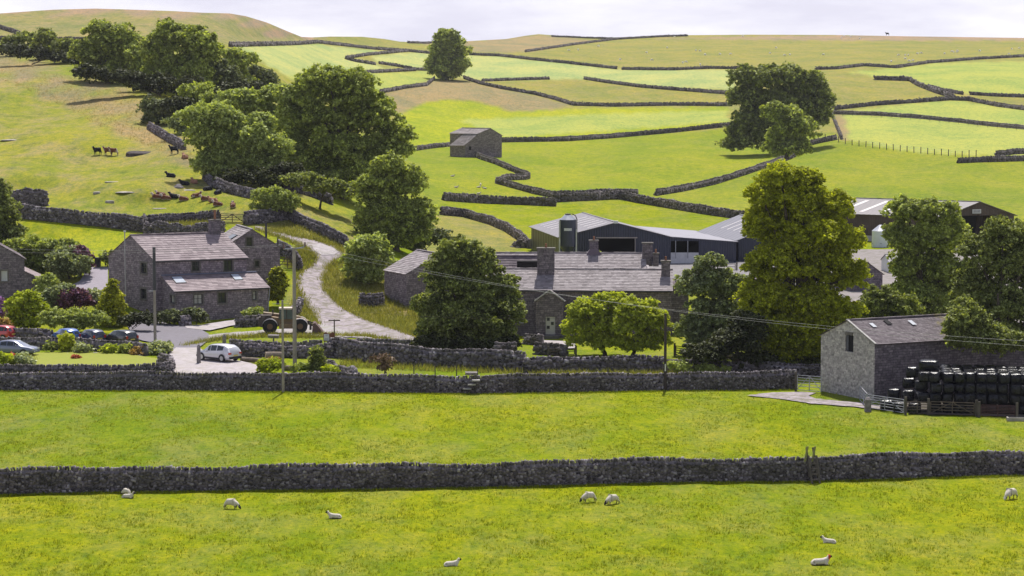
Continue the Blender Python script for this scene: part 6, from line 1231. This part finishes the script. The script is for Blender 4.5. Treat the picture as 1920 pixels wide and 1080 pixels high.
stone_post(1627, 772, 1.0, .55, 'thick squat stone gate stump beside the galvanised gates')
stone_post(996, 466, 1.35, .55, 'upright stone block beside the rubble heap near the blue barn', name='stone_block')
# T shaped wooden stand and notice board
b = V3(617, 646); nbd = empty('notice_board', b, 0, 'small brown notice board with a white sheet beside the lane', 'notice board'); RB = plain('red brown board', (.16, .06, .04), .7, var=.25)
MB().prism([(-.55, .3), (.55, .3), (.55, 1.1), (.35, 1.25), (.1, 1.1), (-.1, 1.1), (-.3, 1.25), (-.55, 1.12)], 'y', .07).build('board', RB, nbd)
for x in (-.42, 0, .42): MB().box((x, .02, .25), (.04, .04, .3)).build('leg', WOODG, nbd)
sh_ = MB().box((-.24, -.05, .72), (.26, .01, .32)).build('notice_sheet', plain('white notice paper', (.6, .58, .72), .6, var=.06), nbd)
m = MB()
for z in (.93, .86, .62, .55, .48): m.box((-.24, -.064, z), (.18 if z < .8 else .1, .003, .012))
m.build('printed_lines', plain('print grey', (.22, .2, .34), .7), sh_)
b = V3(627, 640); tp = empty('crosstree_post', b, 0, 'T-shaped wooden post rising behind the notice board', 'post')
MB().box((0, 0, 1.05), (.06, .06, 1.15)).build('upright', WOODG, tp); MB().box((0, 0, 2.1), (.58, .05, .06)).build('crossbar', WOODG, tp)
b = V3(513, 641); bt = empty('stone_table', b, 0, 'flat dark stone table on a thin stem on the small green', 'garden ornament')
MB().box((0, 0, .55), (.55, .35, .16), jit=.04).build('table_top', GST, bt, bevel=.05); MB().tube([(0, 0, -.05), (0, 0, .45)], [.1, .06], 8).build('stem', GST, bt)
# ladder stile over the front wall
b = V3(1524, 906); ls = empty('ladder_stile', b, 0, 'wooden ladder stile over the front dry stone wall', 'stile')
for s in (-1, 1):
    m = MB(); m.box((s*.24, .75, 1.25), (.06, .06, 1.0), (Vector((1, 0, 0)), Vector((0, .9, -.42)), Vector((-.03*s-.08, .42, .9)))); m.build('stile_rail', POST, ls)
    m = MB(); m.box((s*.26+.1, .1, .85), (.06, .06, .95), (Vector((1, 0, 0)), Vector((0, .95, -.3)), Vector((-.1, .3, .95)))); m.build('stile_rail', POST, ls)
for i in range(5): MB().box((.18-.04*i, -.1+.11*i, .25+.33*i), (.26, .09, .025)).build('tread', POST, ls)
for s in (-1, 1): MB().box((s*.24-.15, .42, 1.85), (.06, .06, .5), (Vector((1, 0, 0)), Vector((0, 1, 0)), Vector((.2, .1, 1)).normalized())).build('hand_post', plain('mossy timber', (.2, .2, .07), .9), ls)
# stone step stile in the second wall
b = V3(888, 738); st_ = empty('step_stile', b, 0, 'flat stone steps projecting from the long dark wall', 'stile')
for i, (x, z) in enumerate([(-.5, .45), (-.15, .8), (.2, 1.15)]): MB().box((x, -.35, z), (.32, .25, .05), jit=.02).build('step', plain('pale step stone', (.36, .34, .33), .9), st_)
m = MB(); m.box((-.2, .3, 1.65), (.5, .2, .12), jit=.05); m.build('cap_stone', GST, st_)
# poles and wires
WP = plain('pale weathered pole', (.30, .26, .23), .85, var=.15); WPD = plain('dark creosoted pole', (.055, .042, .04), .85, var=.2)
def pole(x, y, ytop, r_, label, mat=WP, name='utility_pole', top=None):
    s = float(S(x, y)); b = V3(x, y); h = CAMH-b.z; z = CAMH-(ytop-150)/s-b.z; root = empty(name, b, 0, label, 'pole')
    MB().tube([(0, 0, -.3), (0, 0, z)], [r_, r_*.75], 10).build('shaft', mat, root); return root, b, z
p1, b1_, z1_ = pole(553, 697, 462, .19, 'thick pale pole with a crossarm left of the notice board')
MB().tube([(-.95, 0, z1_-.1), (.2, 0, z1_-.08), (.85, 0, z1_+.05), (1.0, 0, z1_+.3)], .07, 6).build('crossarm', PIPE, p1)
for x in (-.9, .98): MB().tube([(x, 0, z1_-.1+(.2 if x > 0 else 0)), (x, 0, z1_+.35+(.15 if x > 0 else 0))], [.09, .06], 8).build('insulator', plain('brown insulator', (.12, .06, .05), .4), p1)
p2, b2_, z2_ = pole(531, 736, 560, .12, 'thinner pale pole standing against the long dark wall')
MB().tube([(-.8, 0, z2_-.3), (.5, 0, z2_-.3)], .015, 4).build('bracket', PIPE, p2)
p3, b3_, z3_ = pole(291, 641, 462, .15, 'tall pole with a dark top half in front of the farmhouse')
MB().tube([(0, -.02, z3_*.55), (0, -.02, z3_+.05)], [.16, .15], 10).build('dark_sleeve', plain('dark sleeve', (.05, .05, .06), .5), p3)
MB().box((-.25, 0, z3_*.54), (.35, .03, .05)).build('bracket', PIPE, p3)
p5, b5_, z5_ = pole(1247, 732, 585, .14, 'dark wooden pole with a white plate right of the apple trees', WPD)
MB().box((0, -.17, 1.95), (.05, .02, .3)).build('white_plate', FR_W, p5)
s_ = 17.05; p4 = empty('metal_mast', (WX(244, s_), FPX/s_-4.2, 0), 0, 'thin grey metal mast in front of the farmhouse gable', 'mast')
MB().tube([(0, 0, 0), (0, 0, 9.6)], .06, 8).build('shaft', plain('grey mast paint', (.4, .38, .38), .5), p4); MB().tube([(0, 0, 9.6), (0, 0, 9.72)], .14, 8).build('cap', FR_W, p4)
def wire(a, b, sag, label, r_=.014, mat=None, grp='overhead wires'):
    a, b = Vector(a), Vector(b); n_ = 24; pts = []
    for i in range(n_+1): t_ = i/n_; p = a.lerp(b, t_); p.z -= 4*sag*t_*(1-t_); pts.append(p-a)
    o = MB().tube(pts, r_, 4).build('overhead_wire', mat or plain('bright wire', (.34, .34, .34), .5, .1), smooth=True); o.location = a; tag(o, label, 'wire', grp)
eR = [Vector(at(2250, 655, FPX/29).tolist()), Vector(at(2250, 667, FPX/29).tolist())]
for i, x in enumerate((-.9, .98)):
    a = b1_+Vector((x, 0, z1_+.3)); wire(a, eR[i], 1.6, ['upper pale wire sagging from the crossarm pole across to the right edge', 'lower pale wire sagging from the crossarm pole across to the right edge'][i], .008)
    wire(Vector(at(-60, 462+i*8, FPX/17.5).tolist()), a, .5, ['upper thin wire running left from the crossarm pole over the farmhouse', 'lower thin wire running left from the crossarm pole over the farmhouse'][i], .008)
wire(b2_+Vector((0, 0, z2_-.3)), Vector(at(1247, 588, FPX/S(1247, 732)).tolist()), .8, 'thin wire between the thinner pale pole and the dark wooden pole', .007, WPD)
# ------------------------------------------------------------------ stones, logs, small things
def rock(x, y, sx, sz, label, mat=None, name='boulder', cat='boulder', grp=None, z=0, rz=0):
    bm = bmesh.new(); bmesh.ops.create_icosphere(bm, subdivisions=3, radius=1)
    for v in bm.verts:
        n_ = math.sin(v.co.x*3+x)*.12+math.sin(v.co.y*4+y)*.12+math.sin(v.co.z*5+x)*.1; v.co *= 1+n_; v.co.x *= sx; v.co.y *= sx*.7; v.co.z *= sz
    me = bpy.data.meshes.new(name); bm.to_mesh(me); bm.free(); me.materials.append(mat or GST); o = bpy.data.objects.new(name, me); COL.objects.link(o); o.location = gp(x, y, z-sz*(.35 if sx > .75 else -.1)); o.rotation_euler = (0, 0, R(rz)); return tag(o, label, cat, grp)
LIM = plain('pale limestone', (.36, .33, .30), .95, var=.3, scale=2); MUD = plain('dark muck heap', (.075, .06, .06), .95, var=.4, scale=2)
rock(262, 289, 2.0, .75, 'long dark heap on the pasture between the standing cows', MUD, 'muck_heap', 'heap')
rock(335, 352, .7, .4, 'dark earthy boulder below the lying black cow', GST)
for x, y, a, lab_ in [(181, 363, .5, 'pale rock at the left of the pasture'), (206, 380, .55, 'pale rock just above the pasture wall'), (355, 356, .9, 'flat pale rock slab beside the dark boulder'), (20, 262, 1.8, 'long pale rock scar at the left edge of the pasture'), (235, 360, 1.2, 'flat pale rock patch in the middle of the pasture'), (212, 341, 1.0, 'thin pale rock patch above the middle of the pasture'), (300, 391, .9, 'pale rock patch touching the wall top')]: rock(x, y, a, .1 if a > .8 else .3, lab_, LIM)
m = MB(); org = gp(974, 464)
for i in range(90): a_ = RND.uniform(0, 6.28); r_ = RND.uniform(0, 1) ; c_ = Vector((math.cos(a_)*r_*1.1, math.sin(a_)*r_*.9, RND.uniform(0, 1.3)*(1-r_*.7))); m.box(c_, (RND.uniform(.15, .35), RND.uniform(.15, .3), RND.uniform(.1, .22)), jit=.08)
o = m.build('rubble_heap', DS); o.location = org; tag(o, 'heap of tumbled stones at the end of the curving wall', 'rubble heap')
LOG = plain('log bark', (.2, .16, .13), .95, var=.35, scale=3); CUT = plain('sawn log end', (.5, .36, .24), .9)
def log(x, y, L_, r_, rz, label, z=0):
    root = empty('log', gp(x, y, r_+z), R(rz), label, 'log'); MB().tube([(-L_/2, 0, 0), (0, .03, .02), (L_/2, 0, 0)], [r_, r_*.94, r_*.9], 14).build('trunk', LOG, root); MB().tube([(-L_/2-.012, 0, 0), (-L_/2+.01, 0, 0)], r_*.9, 14).build('cut_end', CUT, root)
log(514, 676, 1.6, .42, 12, 'thick short log with a pale sawn end behind the driveway')
log(472, 680, 2.3, .24, -28, 'long thin log sloping beside the white car')
log(520, 690, 1.6, .26, -20, 'log lying behind the bright green shrub')
log(540, 695, 1.1, .24, -30, 'short log next to the thick pale pole')
for x, y, a, lab_ in [(452, 692, .18, 'small stone by the rear wheel of the white car'), (488, 690, .28, 'rounded stone below the thin log'), (536, 702, .3, 'pale rock at the foot of the thick pole'), (262, 668, .22, 'small pale rock beside the garden ornament'), (180, 664, .3, 'flat rockery stone beside the lawn'), (126, 664, .22, 'rockery stone under the yellow dwarf conifer'), (1375, 704, .5, 'white fleece-like sack lying beyond the long wall'), (1527, 700, .75, 'grey covered heap behind the metal gate')]: rock(x, y, a, a*.6, lab_, LIM)
b = V3(252, 662); go = empty('garden_ornament', b, 0, 'small grey garden figure on a stone beside the lawn', 'garden ornament'); MB().box((0, 0, .12), (.2, .16, .14), jit=.02).build('plinth', GST, go); MB().tube([(0, 0, .25), (0, 0, .5), (0, 0, .62), (0, 0, .72), (0, 0, .82)], [.12, .1, .05, .09, .03], 10).build('figure', LIM, go, smooth=True)
b = V3(183.5, 502, .1); wb2 = empty('wheelie_bin', b, 0, 'dark bin at the far edge of the gravel yard', 'bin'); MB().box((0, 0, .5), (.3, .32, .5), taper=1.1).build('body', TRIM, wb2, bevel=.03); MB().box((0, 0, 1.05), (.34, .36, .05)).build('lid', TRIM, wb2, bevel=.02)
b = V3(240, 642, .05); bn = empty('signboard', b, R(10), 'small pale board standing behind the black car', 'board'); MB().box((0, 0, .75), (.27, .03, .32)).build('panel', plain('pale blue board', (.45, .5, .66), .6), bn); MB().box((0, .03, .3), (.04, .04, .4)).build('post', POST, bn)
tr = empty('stone_trough', gp(1910, 789, .02), R(-3), 'pale low concrete trough at the right edge of the field', 'trough'); MB().box((0, 0, .12), (.9, .35, .14)).build('trough_body', LIM, tr, bevel=.03); MB().box((0, 0, .265), (.8, .26, .01)).build('water_surface', GLASS, tr)
# ------------------------------------------------------------------ grass tufts
def tufts(name, pts, h, n_, mat, label, w_=.25):
    c_ = np.repeat(pts, n_, 0); k_ = len(c_); hh = np.repeat(h, n_)*NR.uniform(.5, 1.2, k_); c_ = c_+np.stack([NR.normal(0, .5, k_)*hh, NR.normal(0, .5, k_)*hh, 0*hh], -1)
    a = NR.uniform(0, 6.28, k_); d = np.stack([np.cos(a), np.sin(a), 0*a], -1); tip = c_+np.stack([NR.normal(0, .4, k_)*hh, NR.normal(0, .4, k_)*hh, hh], -1)
    c_[:, 2] -= .02; V = np.stack([c_-d*(hh*w_)[:, None], c_+d*(hh*w_)[:, None], tip], 1).reshape(-1, 3); org = pts.mean(0)
    o = mesh_np(name, V-org, np.arange(k_*3).reshape(-1, 3), mat); o.location = org.tolist(); return tag(o, label, kind='stuff')
GT = leafmat('grass blades', (.17, .22, .008), .35, (.36, .38, .02)); GT2 = leafmat('rough grass blades', (.19, .2, .045), .4, (.38, .35, .13)); GT3 = leafmat('seeding grass blades', (.34, .27, .13), .35, (.42, .33, .2))
def scat(n_, x0, x1, y0, y1): 
    x = NR.uniform(x0, x1, n_); u = NR.uniform(0, 1, n_); y = 150+1/(1/(y0-150)+(1/(y1-150)-1/(y0-150))*u); return x, y
x, y = scat(120000, -40, 1960, 737, 1110); ok = ~((y < 932) & (y > 850) & (y > np.interp(x, [0, 960, 1920], [905, 895, 868])) & (y < np.interp(x, [0, 960, 1920], [927, 911, 889])))
cl_ = np.sin(x/37+y/11)+np.sin(x/91-y/17)+np.sin(x/13)*.5; ok &= NR.uniform(-2.2, 2, len(x)) < cl_; x, y = x[ok], y[ok]
tufts('grass', P(x, y), NR.uniform(.05, .15, len(x)), 4, GT, 'short grass blades of the front fields', .16)
bx = []; 
for px, n_ in (([(0, 929), (200, 924), (480, 921), (660, 919), (960, 914), (1260, 906), (1510, 904), (1700, 898), (1920, 892)], 5000), ([(0, 733), (300, 733), (700, 737), (900, 739), (1250, 733), (1490, 731)], 3500)):
    X_ = NR.uniform(0, px[-1][0], n_); bx.append(np.stack([X_, np.interp(X_, [p[0] for p in px], [p[1] for p in px])+NR.uniform(0, 2.5, n_)], -1))
bx = np.concatenate(bx); tufts('wall_foot_grass', P(bx[:, 0], bx[:, 1]), NR.uniform(.08, .2, len(bx)), 4, GT, 'longer grass along the foot of the stone walls', .14)
def inset(n_, poly):
    xs_ = [p[0] for p in poly]; ys__ = [p[1] for p in poly]; x = NR.uniform(min(xs_), max(xs_), n_); y = NR.uniform(min(ys__), max(ys__), n_); k_ = inpoly(x, y, poly); return x[k_], y[k_]
vx, vy = [], []
for poly, n_ in (([(606, 500), (640, 485), (700, 470), (800, 560), (790, 638), (720, 608), (640, 572), (612, 545)], 9000), ([(500, 436), (540, 418), (600, 440), (650, 468), (640, 472), (560, 440)], 2500), ([(560, 456), (590, 480), (560, 508), (530, 500)], 1500), ([(556, 535), (575, 575), (600, 612), (560, 605), (545, 590)], 900), ([(276, 424), (400, 414), (420, 425), (400, 434), (290, 434)], 2500), ([(1000, 700), (1480, 702), (1480, 712), (1000, 708)], 2500), ([(640, 675), (850, 690), (1000, 700), (1000, 704), (640, 690)], 1800), ([(0, 706), (320, 706), (460, 712), (0, 716)], 2500), ([(0, 700), (60, 662), (70, 690), (60, 706)], 700)):
    a, b_ = inset(n_, poly); vx.append(a); vy.append(b_)
LB = [[(480, 430), (530, 447), (560, 460), (586, 474), (592, 487), (582, 499), (560, 514), (556, 530), (562, 548), (575, 572), (590, 592), (597, 612)], [(500, 431), (560, 445), (600, 453), (626, 461), (641, 474), (640, 486), (618, 500), (606, 520), (606, 540), (622, 560), (640, 577), (672, 594), (715, 610), (760, 625), (800, 640)], [(600, 630), (690, 632), (740, 641), (800, 649)], [(345, 650), (420, 635), (500, 631), (600, 633)]]
for px in LB:
    L_ = np.concatenate([[0], np.cumsum([math.hypot(q_[0]-p_[0], q_[1]-p_[1]) for p_, q_ in zip(px[:-1], px[1:])])]); s_ = NR.uniform(0, L_[-1], int(L_[-1]*3.2)); vx.append(np.interp(s_, L_, [p_[0] for p_ in px])+NR.normal(0, 2.2, len(s_))); vy.append(np.interp(s_, L_, [p_[1] for p_ in px])+NR.normal(0, 1.0, len(s_)))
vx, vy = np.concatenate(vx), np.concatenate(vy); tufts('rough_grass', P(vx, vy), NR.uniform(.2, .6, len(vx)), 5, GT2, 'tall rough grass of the lane verges and enclosures', .07)
a, b_ = inset(5000, [(700, 178), (815, 152), (870, 152), (940, 170), (1060, 200), (960, 207), (850, 187), (740, 212)]); c_, d_ = inset(14000, [(0, 100), (130, 118), (60, 132), (170, 150), (255, 175), (300, 240), (370, 296), (300, 285), (190, 240), (90, 185), (0, 150)])
vx, vy = np.concatenate([a, c_]), np.concatenate([b_, d_]); tufts('seeding_grass', P(vx, vy), NR.uniform(.12, .3, len(vx)), 3, GT3, 'pinkish seeding grass on the rough slopes', .12)
HAZE = .00004
# ------------------------------------------------------------------ light, sky
SUN_EL, SUN_AZ = R(59), R(6)           # behind the scene, a little to the right
sd = bpy.data.lights.new('sun', 'SUN'); sd.energy = 4.9; sd.angle = R(.53); sd.color = (1, .955, .88)
so = bpy.data.objects.new('sun', sd); COL.objects.link(so)
sdir = Vector((math.sin(SUN_AZ)*math.cos(SUN_EL), math.cos(SUN_AZ)*math.cos(SUN_EL), math.sin(SUN_EL)))
so.rotation_euler = sdir.to_track_quat('Z', 'Y').to_euler(); so.location = (0, 0, 80)
w = bpy.data.worlds.new('World'); SC.world = w; w.use_nodes = True; n = w.node_tree.nodes; l = w.node_tree.links
bg = n['Background']; sky = n.new('ShaderNodeTexSky'); sky.sky_type = 'NISHITA'; sky.sun_disc = False
sky.sun_elevation = SUN_EL; sky.sun_rotation = SUN_AZ; sky.air_density = 1.0; sky.dust_density = 2.5; sky.ozone_density = 1.5
tc = n.new('ShaderNodeTexCoord'); mp = n.new('ShaderNodeMapping'); mp.inputs['Scale'].default_value = (1, 1, 4.5); l.new(tc.outputs['Generated'], mp.inputs[0])
nz = n.new('ShaderNodeTexNoise'); nz.inputs['Scale'].default_value = 7; nz.inputs['Detail'].default_value = 6; nz.inputs['Roughness'].default_value = .55; l.new(mp.outputs[0], nz.inputs[0])
cr = n.new('ShaderNodeValToRGB'); cr.color_ramp.elements[0].position = .36; cr.color_ramp.elements[0].color = (.8, .8, .8, 1); cr.color_ramp.elements[1].position = .68; cr.color_ramp.elements[1].color = (1, 1, 1, 1); l.new(nz.outputs['Fac'], cr.inputs[0])
cl = n.new('ShaderNodeMix'); cl.data_type = 'RGBA'; cl.inputs[6].default_value = (8.0, 7.95, 9.6, 1); cl.inputs[7].default_value = (9.9, 9.8, 10.5, 1); cs = n.new('ShaderNodeValToRGB'); cs.color_ramp.elements[0].position = .42; cs.color_ramp.elements[1].position = .6; l.new(nz.outputs['Fac'], cs.inputs[0]); l.new(cs.outputs[0], cl.inputs[0])
mx = n.new('ShaderNodeMix'); mx.data_type = 'RGBA'; sx_ = n.new('ShaderNodeSeparateXYZ'); l.new(tc.outputs['Generated'], sx_.inputs[0]); er = n.new('ShaderNodeValToRGB'); er.color_ramp.elements[0].position = .12; er.color_ramp.elements[0].color = (1, 1, 1, 1); er.color_ramp.elements[1].position = .45; er.color_ramp.elements[1].color = (.12, .12, .12, 1); l.new(sx_.outputs['Z'], er.inputs[0])
ml = n.new('ShaderNodeMath'); ml.operation = 'MULTIPLY'; l.new(cr.outputs[0], ml.inputs[0]); l.new(er.outputs[0], ml.inputs[1]); l.new(ml.outputs[0], mx.inputs[0]); l.new(sky.outputs[0], mx.inputs[6]); l.new(cl.outputs[2], mx.inputs[7])
l.new(mx.outputs[2], bg.inputs[0]); bg.inputs[1].default_value = .1
SC.view_settings.view_transform = 'Standard'; SC.view_settings.look = 'None'; SC.view_settings.exposure = .15; SC.view_settings.gamma = 1
SC.cycles.max_bounces = 6; SC.cycles.diffuse_bounces = 3; SC.cycles.transmission_bounces = 4; SC.cycles.glossy_bounces = 2; SC.cycles.transparent_max_bounces = 6

# the air between here and the far hills
hz = bpy.data.materials.new('hazy air'); hz.use_nodes = True; hn = hz.node_tree; hn.nodes.remove(hn.nodes['Principled BSDF']); pv = hn.nodes.new('ShaderNodeVolumePrincipled'); pv.inputs['Color'].default_value = (.9, .92, 1, 1); pv.inputs['Density'].default_value = HAZE; pv.inputs['Anisotropy'].default_value = .3
hn.links.new(pv.outputs[0], hn.nodes['Material Output'].inputs['Volume'])
if HAZE > 0:
    tag(MB().box((0, 3500, 20), (3500, 4200, 75)).build('haze', hz), 'thin summer haze over the valley', kind='stuff')

SC.cycles.use_denoising = True
